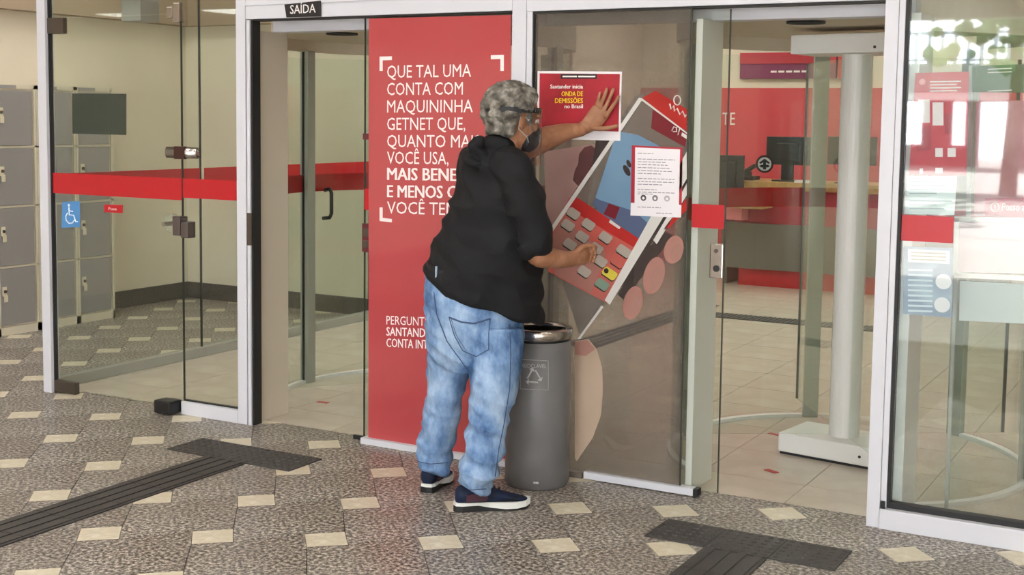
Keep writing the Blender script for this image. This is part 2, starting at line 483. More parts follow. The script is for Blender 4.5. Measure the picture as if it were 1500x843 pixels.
cyl('knob', (-5.07, .105, 1.02), (-5.07, .135, 1.02), .052, film('acrylic_knob', 'FFFFFF', .1, (.9, .93, .9), .08), d1, n=28)
fk = box('floor_lock', -5.035, -4.915, -.075, .02, .006, .078, BLACK, d1, bev=.012)
# ---- partition of glass running back from the left post
w3 = struct(box('window_3', -6.005, -5.995, .08, 1.345, .06, 2.55, GLASS))
w4 = struct(box('window_4', -6.005, -5.995, 1.355, 3.398, .06, 2.55, GLASS))
box('joint', -6.006, -5.994, 1.345, 1.355, .06, 2.55, mat('dark_glass_edge', '30332E'), w4)
for ww, y0, y1 in ((w3, .06, 1.35), (w4, 1.35, 3.398)):
    box('sill', -6.035, -5.965, y0, y1, 0, .062, ALU_D, ww, bev=.004)
    box('red_band', -5.9945, -5.9935, y0 + .03, y1 - .01, 1.158, 1.262, RED, ww)
# ---- window_5: fixed pane with the red advertising film
w5 = struct(box('window_5', -3.672, -2.892, .024, .032, .032, 2.10, GLASS_IN))
box('sill', -3.715, -2.886, -.004, .05, 0, .03, ALU, w5, bev=.002)
# ---- door_2: sliding leaf parked behind it
d2 = struct(box('door_2', -3.735, -2.90, .052, .060, .02, 2.095, GLASS))
box('red_band', -3.733, -3.0, .0505, .0515, 1.16, 1.264, RED, d2)
box('edge', -3.737, -3.733, .051, .061, .02, 2.095, mat('dark_glass_edge', '30332E'), d2)
lp = box('lock_plate', -3.738, -3.676, .036, .05, .953, 1.094, mat('dark_red_lock', '5A2026', .4), d2, bev=.003)
box('keyhole_cover', -3.728, -3.690, .030, .036, 1.03, 1.07, CHROME_D, lp, bev=.002)
box('latch', -3.728, -3.690, .030, .036, .975, 1.01, CHROME_D, lp, bev=.002)
box('stop', -3.80, -3.66, .052, .066, 0, .022, GASKET, d2)
box('clip', -3.74, -3.675, .044, .051, 1.505, 1.535, mat('dark_red_lock', '5A2026'), d2)
# ---- window_6: fixed pane with photographic film
POSTER_BASE = film('smoky_photo_film', '938B82', .24, (.74, .72, .70), .035, var='857E76')
w6 = struct(box('window_6', -2.777, -2.035, .024, .032, .03, 2.09, POSTER_BASE))
box('edge', -2.037, -2.031, .023, .033, .03, 2.09, mat('dark_glass_edge', '30332E'), w6)
box('floor_guide', -2.78, -2.50, .01, .05, 0, .025, mat('worn_sill', '6B625A', .5), w6)
# ---- door_3: right sliding leaf
d3 = struct(box('door_3', -2.70, -1.872, .052, .060, .02, 2.085, GLASS))
box('edge', -1.8735, -1.8695, .051, .061, .02, 2.085, mat('dark_glass_edge', '30332E'), d3)
box('bottom_rail', -2.49, -1.965, .004, .05, .004, .036, ALU, w6, bev=.003)
box('end_cap', -1.965, -1.945, .004, .05, .004, .036, GASKET, w6)
box('red_band', -2.02, -1.875, .0505, .0515, 1.163, 1.264, RED, d3)
lp = box('lock_plate', -1.928, -1.87, .034, .05, .953, 1.10, CHROME, d3, bev=.004)
cyl('keyhole', (-1.897, .030, .995), (-1.897, .036, .995), .014, BLACK, lp)
cyl('keyhole', (-1.899, .030, 1.07), (-1.899, .036, 1.07), .009, CHROME_D, lp)
# ---- window_7: right fixed pane
w7 = struct(box('window_7', -1.134, .44, .030, .040, .09, FT, GLASS_R))
sl = box('sill', -1.169, .44, -.012, .07, 0, .082, ALU, w7, bev=.004)
box('gasket', -1.146, .44, .018, .06, .082, .104, GASKET, w7)
box('gasket', -1.166, -1.150, -.004, .03, .082, .112, GASKET, w7)
box('red_band', -1.134, -.937, .0285, .0295, 1.159, 1.261, RED, w7)
post(16, .44, .50)
post(17, -1.145, .44, FT - .06, FT)

# ================================================================== REVOLVING DOORS (glass drums with central shaft)
DR = .83
def drum(cx, label, side):
    cy = 1.04
    t = empty('revolving_door', (cx, cy, 0), label, 'revolving door', 'revolving doors')
    half = math.degrees(math.asin(.42 / DR))
    # walls: angle measured from +X; openings face -Y and +Y
    for a0, a1 in ((-90 + half, 90 - half), (90 + half, 270 - half)):
        mid = (a0 + a1) / 2
        for b0, b1 in ((a0, mid - 2.6), (mid + 2.6, a1)):
            arc_wall('glass_wall', cx, cy, DR, b0, b1, .03, 2.0, .008, GLASS_IN, t, 14)
        arc_wall('red_band', cx, cy, DR + .009, a0 + 2, a1 - 2, 1.16, 1.264, .001, RED, t, 28)
        arc_wall('floor_track', cx, cy, DR - .012, a0, a1, 0, .018, .035, WHITE_M, t, 32)
        arc_wall('top_ring', cx, cy, DR - .012, a0, a1, 1.995, 2.40, .035, BEIGE_P, t, 32)
        a = math.radians(mid)
        Mx = Matrix.Translation((cx + DR * math.cos(a), cy + DR * math.sin(a), 0)) @ Matrix.Rotation(a, 4, 'Z')
        box('post', -.03, .03, -.036, .036, 0, 2.0, ALU_D, t, .004, Mx)
        for s in (-2.5, 2.5):
            aa = math.radians(mid + s)
            Mx2 = Matrix.Translation((cx + DR * math.cos(aa), cy + DR * math.sin(aa), 0)) @ Matrix.Rotation(aa, 4, 'Z')
            box('gasket', -.002, .012, -.004, .004, .02, 2.0, GASKET, t, 0, Mx2)
    for aa in (90 - 27, 90 + 27):
        a = math.radians(aa)
        Mx = Matrix.Translation((cx + (DR + .012) * math.cos(a), cy + (DR + .012) * math.sin(a), 0)) @ Matrix.Rotation(a, 4, 'Z')
        box('post', -.015, .03, -.04, .04, 0, 2.0, ALU_D, t, .004, Mx)
    lathe('canopy', cx, cy, [(0, 2.062), (DR - .013, 2.062), (DR - .013, 2.40), (0, 2.40)], BCEIL, t, 48, False)
    cyl('shaft', (cx, cy, .095), (cx, cy, 1.96), .072, WHITE_M, t, n=36, smooth=False)
    # shaft housings and wings; the wings stand at a slight angle
    rot = math.radians(-9)
    R_ = Matrix.Translation((cx, cy, 0)) @ Matrix.Rotation(rot, 4, 'Z')
    box('shaft_housing', -.27, .27, -.16, .16, .012, .105, WHITE_M, t, .008, R_)
    box('housing_foot', -.262, .262, -.152, .152, 0, .012, GASKET, t, 0, R_)
    tb = box('shaft_housing', -.27, .27, -.16, .16, 1.94, 2.03, WHITE_M, t, .006, R_)
    for zz in (.055, 1.965):
        for xx in (.15, .205):
            bm = bmesh.new(); add_cyl(bm, R_ @ Vector((xx, -.158, zz)), R_ @ Vector((xx, -.163, zz)), .007, n=10)
            bm_obj('screw_hole', bm, BLACK, t)
    for k, a in enumerate((2, 90, 178, 270) if side > 0 else (60, 150, 240, 330)):
        Rk = Matrix.Translation((cx, cy, 0)) @ Matrix.Rotation(rot + math.radians(a if side < 0 else a + 42), 4, 'Z')
        wgl = box('wing', .075, DR - .03, -.004, .004, .11, 1.93, GLASS_IN, t, 0, Rk)
        box('edge_seal', DR - .032, DR - .018, -.005, .005, .11, 1.93, mat('dark_glass_edge', '30332E'), wgl, 0, Rk)
    lathe('downlight', cx - .19 if side < 0 else cx - .1, .52, [(.075, 2.058), (.085, 2.052), (.085, 2.062), (.0, 2.062)], GASKET, t, 28)
    settle(t)
    for c in t.children:      # pieces that hang one level deeper were built in world space as well
        for g in c.children: g.location = (0, 0, 0)
    return t
drum(-4.03, 'glass revolving door drum behind the doorway under the SAÍDA sign', -1)
drum(-1.59, 'glass revolving door drum with white shaft behind the right doorway', 1)

# ================================================================== LAMPS
def panel_lamp(x, y, z, lx, ly, strength, col, label, group):
    t = empty('ceiling_light', (x, y, z), label, 'ceiling light', group)
    box('frame', x - lx / 2 - .03, x + lx / 2 + .03, y - ly / 2 - .03, y + ly / 2 + .03, z - .05, z, WHITE_M, t)
    m = mat('lamp_%g_%s' % (strength, group[:4]), 'FFFFFF', emit='FFFFFF', es=strength)
    m.node_tree.nodes['Principled BSDF'].inputs['Emission Color'].default_value = col
    box('diffuser', x - lx / 2, x + lx / 2, y - ly / 2, y + ly / 2, z - .056, z - .0505, m, t)
    return settle(t)
ORD = ('leftmost', 'second from left', 'third from left', 'fourth from left', 'rightmost')
for i, x in enumerate((-7.0, -4.6, -2.2, .2, 3.2)):
    for j, y in enumerate((-2.4, -4.0, -7.6)):
        panel_lamp(x, y, HZ, 1.2, .32, MALL_LAMP, MALL_COL, 'white strip lamp on the hall ceiling, %s in the row %s' % (ORD[i], ('nearest the doors', 'above the camera', 'farthest behind')[j]), 'hall ceiling lamps')
for y in (.6, 2.0):
    panel_lamp(-7.0, y, HZ, 1.2, .3, MALL_LAMP * .8, MALL_COL, 'white strip lamp over the floor beside the lockers, %s' % ('nearer the left post' if y < 1 else 'nearer the back wall'), 'locker corner lamps')
for i, x in enumerate((-5.0, -3.0, -1.0, .8)):
    for j, y in enumerate((2.9, 5.0, 7.4)):
        panel_lamp(x, y, 2.95, .6, .6, BANK_LAMP, BANK_COL, 'square white bank ceiling lamp, %s in the row %s' % (('leftmost', 'second', 'third', 'rightmost')[i], ('behind the revolving doors', 'halfway in', 'over the counter')[j]), 'bank ceiling lamps')

# ================================================================== STREET BEHIND THE CAMERA (seen only mirrored in the right pane)
STREET = mat('grey_street_paving', '55534F', .85)
struct(box('ground', -40, 40, -21, -14.3, -.3, -.02, STREET))
struct(box('ground', -40, 40, -60, -21, -.3, -.02, mat('pale_plaza_paving', '625F5C', .85)))
via = empty('footbridge', (0, -30, 0), 'concrete footbridge with white railings, mirrored in the right pane', 'bridge')
CONC = mat('grey_concrete', '8D918C', .8)
box('deck', -25, 25, -31.2, -30, 2.45, 3.18, CONC, via)
for x in (-20, -9, 2, 13): box('pier', x - .4, x + .4, -31, -30.2, -.02, 2.45, CONC, via)
bm = bmesh.new()
for i in range(150):
    x = -25 + i * .33
    add_box(bm, x - .05, x + .05, -30.06, -30, 3.18, 4.0)
add_box(bm, -25, 25, -30.1, -30, 3.93, 4.02); add_box(bm, -25, 25, -30.1, -30, 3.24, 3.30)
rl = bm_obj('railing', bm, mat('pale_railing', 'B9C4D2', .5), via); rl['kind'] = 'stuff'
settle(via)
bld = empty('street_building', (0, -46, 0), 'open street pavilion on dark red pillars, mirrored in the right pane', 'building')
box('roof', -40, 40, -50, -46, 2.5, 3.0, mat('white_render', 'E8E6E0', .8), bld)
for k, x in enumerate((-21, -19.2, -16.3, -14.5, -12.6, -10.6, -9.0, -7.3, -5.0, -3.2, -.9, 1.5)):
    box('pillar', x, x + .45 + .3 * (k % 3), -46.5, -46, -.02, 2.5, mat('dark_red_pillar', '5A3A3E', .6), bld)
for x0, x1, z in ((-19, -14.5, 1.1), (-12.4, -9, .8), (-7.3, -3.0, 1.3)): box('low_wall', x0, x1, -46.3, -46.1, -.02, z, mat('dark_red_pillar', '5A3A3E'), bld)
settle(bld)
def tree(x, y, h, label):
    t = empty('street_tree', (x, y, 0), label, 'tree')
    tube('trunk', [(x, y, -.02), (x + .1, y, h * .5), (x - .1, y + .1, h * .8)], [.2, .14, .07], mat('bark', '5A4A3A', .9), t)
    bm = bmesh.new()
    rr = random.Random(3)
    for i in range(170):
        c = Vector((x + rr.gauss(0, 1.0), y + rr.gauss(0, .9), h * .78 + rr.gauss(0, .6)))
        r = bmesh.ops.create_icosphere(bm, subdivisions=1, radius=rr.uniform(.10, .26))
        for v in r['verts']: v.co = v.co * rr.uniform(.7, 1.2) + c
    cw = bm_obj('crown', bm, mat('leaf_green', '5F7A4C', .8), t); cw['kind'] = 'stuff'
    settle(t)
tree(-4.5, -26, 5.6, 'leafy street tree by the footbridge, mirrored in the right pane')

# ================================================================== LOCKERS
def locker(y0, cols, label, rows=(.065, .498, .935, 1.365, 1.778), xf=-7.70, top=1.812):
    wd = .325
    y1 = y0 + wd * cols + .02 * (cols + 1)
    t = empty('locker', (xf - .17, (y0 + y1) / 2, 0), label, 'locker', 'metal lockers along the hall wall')
    bm = bmesh.new()
    xb = -8.03
    add_box(bm, xb, xf - .012, y0, y1, .0, top)                    # case
    add_box(bm, xf - .012, xf, y0, y0 + .018, 0, top); add_box(bm, xf - .012, xf, y1 - .018, y1, 0, top)
    add_box(bm, xf - .012, xf, y0, y1, 0, rows[0] - .006); add_box(bm, xf - .012, xf, y0, y1, rows[-1] + .006, top)
    for r in rows[1:-1]: add_box(bm, xf - .012, xf, y0, y1, r - .006, r + .006)
    bm_obj('body', bm, LOCK_F, t)
    box('name_plate', xf, xf + .003, y0 + .03, y0 + .19, top - .028, top - .004, LOCK_G, t)
    box('foot_rail', xb + .02, xf - .02, y0 + .01, y1 - .01, -.0, .02, GASKET, t)
    for c in range(cols):
        ya = y0 + .02 + c * (wd + .02); yb = ya + wd - .02
        for r0, r1 in zip(rows, rows[1:]):
            d = box('door', xf - .008, xf + .004, ya, yb, r0 + .01, r1 - .01, LOCK_G, t, bev=.002)
            zc = r0 + (r1 - r0) * .55
            h = box('hasp', xf + .004, xf + .012, ya + .012, ya + .045, zc - .012, zc + .055, mat('pale_hasp', 'D6CCB4', .4), d)
            bm = bmesh.new(); add_cyl(bm, (xf + .012, ya + .028, zc + .022), (xf + .02, ya + .028, zc + .022), .012, n=12)
            bm_obj('lock', bm, CHROME_D, d)
            box('key_tag', xf + .012, xf + .016, ya + .018, ya + .05, zc - .055, zc - .004, mat('pale_hasp', 'D6CCB4'), d)
    t.location = (0, 0, 0)
    off = Vector((xf - .17, (y0 + y1) / 2, 0))
    t.location = off
    settle(t)
locker(.36, 1, 'grey locker column just past the left picture edge', )
locker(.735, 1, 'grey locker column mostly cut by the left picture edge')
locker(1.105, 1, 'grey four door locker column left of the tall left post')
locker(1.475, 1, 'narrow grey locker column seen through the glass just right of the left post')
locker(1.845, 1, 'rightmost grey locker column, seen through the swing door behind the wheelchair sticker')

# ================================================================== TACTILE PATHS
def tact_tile(parent, x, y, sz, kind, th=.006):
    """one rubber plate: 'warn' has raised studs, 'guide' has four raised bars"""
    k = ('tact', kind)
    if k not in MESH:
        bm = bmesh.new(); h = sz / 2 - .0015
        add_box(bm, -h, h, -h, h, .0005, th)
        if kind == 'warn':
            n = 6
            for i in range(n):
                for j in range(n):
                    cx = -h + (i + .5) * 2 * h / n; cy = -h + (j + .5) * 2 * h / n
                    add_cyl(bm, (cx, cy, th), (cx, cy, th + .004), .0125, .008, n=8)
        else:
            for i in range(4):
                cx = -h + (i + .5) * 2 * h / 4
                add_box(bm, cx - .016, cx + .016, -h, h, th, th + .004)
        me = bpy.data.meshes.new('tactile_tile'); bmesh.ops.recalc_face_normals(bm, faces=bm.faces); bm.to_mesh(me); bm.free(); me.materials.append(TACT)
        MESH[k] = me
    o = bpy.data.objects.new('tactile_tile', MESH[k]); COL.objects.link(o); o.parent = parent; o.location = (x, y, 0)
    return o
MESH = {}
TS = .2495
t1 = empty('tactile_path', (-4.062, -.47, 0), 'dark rubber T of tactile plates in front of the SAÍDA doorway', 'tactile paving')
for dx in (-1, 0, 1): tact_tile(t1, dx * TS, 0, TS, 'warn')
for k in range(1, 11): tact_tile(t1, 0, -k * TS - .012, TS, 'guide')
t2 = empty('tactile_path', (-1.56, -.47, 0), 'dark rubber T of tactile plates at bottom right below the open right doorway', 'tactile paving')
for dx in (-1, 0, 1): tact_tile(t2, dx * TS, 0, TS, 'warn')
for k in range(1, 15): tact_tile(t2, 0, -k * TS - .012, TS, 'guide')
for dx in (-1, 0, 1): tact_tile(t2, dx * TS, -15 * TS - .024, TS, 'warn')
t3 = empty('tactile_path', (-3.85, 3.2, 0), 'dark tactile stripe turning across the beige bank floor', 'tactile paving')
for k in range(0, 9): tact_tile(t3, -.16 + .04 * k * 0, k * TS, TS, 'guide')
for k in range(0, 8):
    o = tact_tile(t3, -.16 + k * TS, 7.35 * TS if k else 7.35 * TS, TS, 'warn')
    if k == 0: o.location.y = 9 * TS

# ================================================================== BANK FURNITURE
WOOD = mat('light_oak_top', 'B9935F', .45, var=('A98352', 'C6A06C'), scale=9)
WINE = mat('wine_red_panel', '9E2B3A', .45)
DGREY = mat('grey_brown_laminate', '6E665E', .5)
ct = empty('service_counter', (-3.3, 7.35, 0), 'long oak topped service counter with wine red and grey front', 'counter')
box('top', -4.36, -1.2, 7.0, 7.7, .955, 1.035, WOOD, ct, bev=.004)
box('upper_panel', -4.30, -1.25, 7.08, 7.12, .62, .955, WINE, ct)
box('lower_panel', -4.42, -1.25, 7.06, 7.12, .17, .62, DGREY, ct)
box('kick', -4.25, -1.25, 7.10, 7.14, .0, .17, RED, ct)
box('end_panel', -4.42, -4.38, 7.12, 7.65, 0, .93, DGREY, ct)
settle(ct)
sh = empty('side_shelf', (-4.2, 6.9, 0), 'short lower oak shelf in front of the service counter', 'shelf')
box('top', -4.52, -3.905, 6.75, 7.06, .782, .862, WOOD, sh, bev=.004)
box('bracket', -4.40, -4.15, 6.86, 7.055, .66, .782, mat('pink_panel', 'D77A80', .5), sh)
settle(sh)
def monitor(px0, py0, px1, py1, Y, label, rot=0, zt=1.036):
    a = fa(px0, py0, Y); b = fa(px1, py1, Y)
    cx = (a.x + b.x) / 2; wd = abs(b.x - a.x); 
    t = empty('monitor', (cx, Y, zt), label, 'monitor', 'black monitors on the counter')
    z0, z1 = b.z, a.z
    Mx = Matrix.Translation((cx, Y, 0)) @ Matrix.Rotation(rot, 4, 'Z')
    box('screen_back', -wd / 2, wd / 2, 0, .035, z0, z1, mat('monitor_black', '1B1C20', .35), t, .006, Mx)
    box('housing', -wd / 4, wd / 4, -.03, 0, z0 + .04, z1 - .06, BLACK, t, .01, Mx)
    box('stand', -.06, .06, -.025, .01, zt + .012, z0 + .05, BLACK, t, .004, Mx)
    box('base', -.13, .13, -.10, .10, zt, zt + .012, BLACK, t, .004, Mx)
    return settle(t)
monitor(1123, 200, 1187, 243, 7.25, 'black monitor seen from behind at the middle of the counter')
monitor(1213, 200, 1283, 243, 7.25, 'black monitor half hidden behind the white revolving door shaft')
monitor(1050, 227, 1088, 288, 6.9, 'black terminal at the left end of the counter', .0, .862)
kb = empty('desk_phone', fa(1106, 262, 7.3) * 1.0, 'black desk phone with raised handset left of the middle monitor', 'telephone')
kb.location = (-4.24, 7.25, 1.036)
box('body', -4.34, -4.14, 7.15, 7.35, 1.036, 1.075, BLACK, kb, .008)
Mx = Matrix.Translation((-4.24, 7.25, 1.13)) @ Matrix.Rotation(math.radians(-32), 4, 'Y')
box('handset', -.10, .10, -.025, .025, -.02, .02, BLACK, kb, .01, Mx)
box('cradle', -4.28, -4.20, 7.22, 7.28, 1.07, 1.12, BLACK, kb)
settle(kb)
pp = box('paper_stack', -3.69, -3.42, 7.02, 7.14, 1.0355, 1.055, PAPER); tag(pp, 'low stack of white paper beside the middle monitor', 'paper')
# wall signs
sg = empty('wall_sign', (-4.27, 8.58, 2.08), 'purple and red strip sign above the red bank wall', 'sign')
box('board', -4.80, -3.74, 8.545, 8.60, 2.08, 2.36, mat('purple_sign', '7A2350', .5), sg)
box('red_part', -4.80, -3.74, 8.535, 8.545, 2.24, 2.36, mat('sign_red', 'B3283A', .5), sg)
box('red_part', -3.72, -3.45, 8.535, 8.60, 2.08, 2.36, mat('sign_red', 'B3283A', .5), sg)
for k in range(5): box('lettering', -4.45 + k * .085, -4.385 + k * .085, 8.54, 8.545, 2.145, 2.165, WHITE, sg)
settle(sg)
lettering('T', fa(1058, 183, 8.545), fa(1067, 183, 8.545), .135, WHITE, wr)
lettering('E', fa(1069.5, 183, 8.545), fa(1076.5, 183, 8.545), .135, WHITE, wr)

# red plates of the far side seen at right
pil = tag(box('pillar', -1.3, -.7, 6.0, 6.5, 0, 2.95, CREAM), kind='structure'); pil.name = 'trim_18'

# ================================================================== SIGNS AND STICKERS ON THE FACADE
def sheet(name, px, Y, th, m, parent=None):
    pts = [fa(u, v, Y) for u, v in px]
    return prism(name, pts, (0, th, 0), m, parent)
def root_at(name, px, py, label, cat, group=None, Y=.0):
    return empty(name, fa(px, py, Y), label, cat, group)
# SAIDA
t = root_at('exit_sign', 443, 24, 'small black SAÍDA sign stuck on the head rail', 'sign')
sheet('plate', [(416.5, 6.5), (469, 1), (469, 24), (419.5, 25.5)], -.012, .008, mat('sign_black', '171417', .4), t)
lettering('SAÍDA', fa(425, 20.3, -.0125), fa(462.5, 18.3, -.0125), .042, mat('sign_white', 'E6E2E0', .5), t, bold=.012)
settle(t)
# wheelchair sticker
BLUE = mat('sticker_blue', '4C86BE', .4)
t = root_at('accessibility_sticker', 104, 334, 'blue sticker with white wheelchair figure on the swing door', 'sticker')
sheet('backing', [(91, 296), (117, 295), (117, 333), (90, 334)], .0262, .001, BLUE, t)
Yw = .0256
SW = mat('sticker_white', 'E4EEF8', .5)
def ztube(name, pts, r, parent, m=SW, Y=Yw):
    tube(name, [fa(u, v, Y) for u, v in pts], r, m, parent, 6)
bm = bmesh.new()
c = fa(100.8, 301, Yw)
add_cyl(bm, c, c + Vector((0, .0006, 0)), .0085, n=14); bm_obj('head', bm, SW, t)
ztube('body_line', [(101, 304), (101.5, 315), (108, 315.5), (111, 325), (114, 325)], .0035, t)
ztube('arm_line', [(101, 309), (107, 310)], .003, t)
ztube('wheel', [(99, 312), (96.5, 317), (97, 323), (101, 327.5), (106, 327), (109.5, 322)], .0033, t)
settle(t)
t = root_at('push_sticker', 166, 312, 'small red sticker with white word on the swing door', 'sticker')
sheet('backing', [(152.5, 300), (180, 300.5), (179.5, 312.5), (152.5, 311)], .0262, .001, RED, t)
lettering('Puxe', fa(159, 308, .0256), fa(171, 308.4, .0256), .016, WHITE, t, bold=.01)
settle(t)
t = tag(sheet('tinted_sheet', [(106, 137), (185, 137.5), (185, 198), (106.5, 196)], .0390, .001, film('dark_tint', '20302E', .62, (.45, .52, .5), .08)), 'dark tinted sheet stuck high on the swing door glass', 'sheet')
t = tag(box('drop_post', -5.62, -5.47, .30, .45, 2.143, 3.9, ALU_D, bev=.004), kind='structure'); t.name = 'trim_19'

# red advertising film with white lettering
AD = film('red_ad_film', 'C05054', .80, (.95, .45, .45), .06)
ad = empty('advertising_film', (-3.28, .02, .04), 'large red advertising film with white lettering on the glass behind the man', 'poster')
sheet('film', [(540.5, 27), (748.5, 22), (748, 690), (539.5, 645.5)], .0225, .0012, AD, ad)
YA = .0216
lines = [('QUE TAL UMA', 567, 690, 114, 112.5, 0), ('CONTA COM', 567, 678, 139.5, 138.5, 0), ('MAQUININHA', 567, 692.5, 165, 164.5, 0), ('GETNET QUE,', 567, 681.5, 190.5, 190.5, 0),
         ('QUANTO MAIS', 567, 703, 215.5, 216.5, 0), ('VOCÊ USA,', 567, 657, 240, 241, 0), ('MAIS BENEFÍCIOS', 567, 737, 263.5, 266.5, .022), ('E MENOS CUSTOS', 567, 734, 289, 292, .022), ('VOCÊ TEM', 567, 668, 313, 315.5, 0)]
for s_, x0, x1, y0, y1, bo in lines:
    lettering(s_, fa(x0, y0, YA), fa(x1, y1, YA), .058, WHITE, ad, bold=.03 if bo else 0)
for s_, x0, x1, y0, y1, bo in [('PERGUNTE', 566, 628, 475.5, 478, 0), ('SANTANDER', 566, 637.5, 492, 495, .02), ('CONTA INTEGRADA', 566, 672, 508.5, 513.5, .02)]:
    lettering(s_, fa(x0, y0, YA), fa(x1, y1, YA), .042, WHITE, ad, bold=bo)
def lsh(pts): sheet('corner_mark', pts, YA, .0006, WHITE, ad)
lsh([(556, 83), (574, 82.5), (574, 88), (560.5, 88.5), (560.5, 104), (556, 104)])
lsh([(719, 81), (738, 80.5), (738, 104), (733, 104), (733, 86.5), (719, 87)])
lsh([(556, 304), (560.5, 304), (560.5, 319.5), (574, 321), (574, 326), (556, 324)])
settle(ad)

# photographic film on window_6: printed shapes belong to the pane
def pr(name, px, m, k=1): return sheet(name, px, .0236 - .0004 * k, .0003, m, w6)
def oval(name, cx, cy, rx, ry, tilt, m, k):
    q = []
    for i in range(20):
        a = 2 * math.pi * i / 20; x, y = rx * math.cos(a), ry * math.sin(a)
        q.append((cx + x * math.cos(tilt) - y * math.sin(tilt), cy + x * math.sin(tilt) + y * math.cos(tilt)))
    pr(name, q, m, k)
SKIN_P = film('print_skin', 'B98C80', .80, (1, .9, .85), .025, var='AC7C72')
SKIN_P2 = film('print_pale_skin', 'C6AE98', .74, (1, .95, .9), .025, var='CEB7A2')
PINK_P = film('print_pink_blur', 'BE9C96', .62, (.95, .9, .88), .025, var='A8847E')
DK_P = film('print_dark', '4C4240', .72, (.6, .6, .6), .03)
RED_P = film('print_red', 'C03A36', .88, (.9, .4, .4), .03, var='A8302E')
LRED_P = film('print_light_red', 'CE6258', .85, (.95, .6, .55), .03, var='B8685F')
FADE_P = film('print_faded_red', 'B07A70', .75, (.95, .8, .75), .03)
BLUE_P = film('print_screen_blue', '7F9DB6', .85, (.8, .9, 1), .03, var='6C8CA8')
NAVY_P = film('print_navy', '5E6A86', .8, (.7, .75, .9), .03)
GREY_P = film('print_grey_body', '857C75', .55, (.75, .73, .71), .03)
LINE_P = film('print_white_edge', 'D6D2CC', .9, (1, 1, 1), .03)
KEY_P = film('print_key', 'B0A49A', .85, (1, 1, 1), .03)
YEL_P = film('print_yellow', 'D2C24E', .9, (1, 1, .6), .03)
GRN_P = film('print_green', '7F9484', .85, (.9, 1, .9), .03)
WINE_P = film('print_wine', '7A2F36', .85, (.8, .4, .4), .03)
pr('printed_blur', [(797, 222), (862, 212), (878, 212), (860, 300), (800, 338)], PINK_P, 0)
pr('printed_blur', [(848, 226), (856, 216), (866, 213), (874, 220), (872, 236), (866, 250), (864, 262), (857, 271), (846, 272), (839, 264), (842, 250), (847, 240)], film('print_dark_blur', '6E4A4A', .6, (.8, .7, .7), .03), 1)
oval('printed_spot', 918, 250, 4, 9, -.5, DK_P, 3); oval('printed_spot', 921, 240, 3, 6, -.4, DK_P, 3)
# the card machine body and its bezel
pr('printed_body', [(930, 141), (960, 133), (1006, 160), (1006, 298), (848, 490), (842, 470), (802, 345), (806, 336)], GREY_P, 0)
pr('printed_top', [(941, 143), (960, 133), (1006, 160), (1006, 192), (985, 180)], RED_P, 2)
pr('printed_panel', [(956, 160), (985, 178), (1006, 196), (1004, 216), (954, 188)], WINE_P, 2)
pr('printed_edge', [(939, 143), (1006, 194), (1006, 196.5), (938, 146)], LINE_P, 3)
# screen of the phone
pr('printed_screen', [(904, 192), (935, 198), (1000, 232), (1004, 250), (952, 330), (872, 290)], BLUE_P, 2)
pr('printed_screen', [(872, 291), (930, 310), (952, 330), (930, 358), (884, 320), (868, 298)], NAVY_P, 3)
pr('printed_flag', [(892, 298), (908, 304), (901, 322), (884, 314)], WINE_P, 4)
pr('printed_bar', [(874, 200), (904, 192), (866, 252)], DK_P, 2)
# red keypad
pr('printed_keypad', [(834, 290), (846, 290), (942, 354), (892, 446), (803, 398), (806, 346)], LRED_P, 4)
pr('printed_faded', [(806, 352), (824, 320), (888, 372), (866, 430), (812, 402)], FADE_P, 5)
pr('printed_band', [(834, 290), (846, 290), (942, 354), (934, 366), (828, 303)], RED_P, 5)
pr('printed_edge', [(894, 322), (909, 333), (907, 336), (892, 326)], LINE_P, 6)
def key(cx, cy, m=KEY_P, sx=1.0):
    a, bq = Vector((9.0 * sx, 6.2 * sx)), Vector((-4.2, 5.6))
    c = Vector((cx, cy)); q = []
    for i, j in ((-1, -.6), (-.8, -1), (.8, -1), (1, -.6), (1, .6), (.8, 1), (-.8, 1), (-1, .6)):
        q.append(tuple(c + a * i + bq * j * .95))
    pr('printed_key', q, m, 8)
    pr('printed_key_shadow', [(u - .8, v + 1.6) for u, v in q], DK_P, 7)
for cx, cy in ((840, 313), (862, 329), (887, 348), (914, 368), (832, 330), (853, 347), (874, 364), (835, 358), (880, 383), (856, 398)): key(cx, cy, KEY_P, .85 if cx != 914 else 1)
key(893, 401, YEL_P, 1.0); key(882, 417, GRN_P, .9); key(905, 384, LRED_P, .9)
bm = bmesh.new(); c = fa(888, 397, .0192); add_cyl(bm, c, c + Vector((0, .0003, 0)), .012, n=12); bm_obj('printed_mark', bm, DK_P, w6)
# machine's pale right edge and lower rim
pr('printed_edge', [(1006, 222), (1006, 262), (893, 447), (886, 440)], LINE_P, 9)
pr('printed_edge', [(1006, 268), (1006, 286), (962, 358), (957, 352)], LINE_P, 8)
pr('printed_shadow', [(1006, 262), (1006, 270), (930, 396), (908, 424)], DK_P, 8)
pr('printed_red_edge', [(1006, 290), (1006, 308), (980, 334), (972, 336)], RED_P, 8)
pr('printed_edge', [(936, 143), (941, 146), (808, 342), (803, 346), (802.5, 340)], LINE_P, 9)
pr('printed_edge', [(803, 340), (806, 343), (804, 352), (804, 372), (802, 372), (802, 350)], LINE_P, 9)
pr('printed_edge', [(881, 448), (884, 450), (850, 497), (846, 497)], LINE_P, 9)
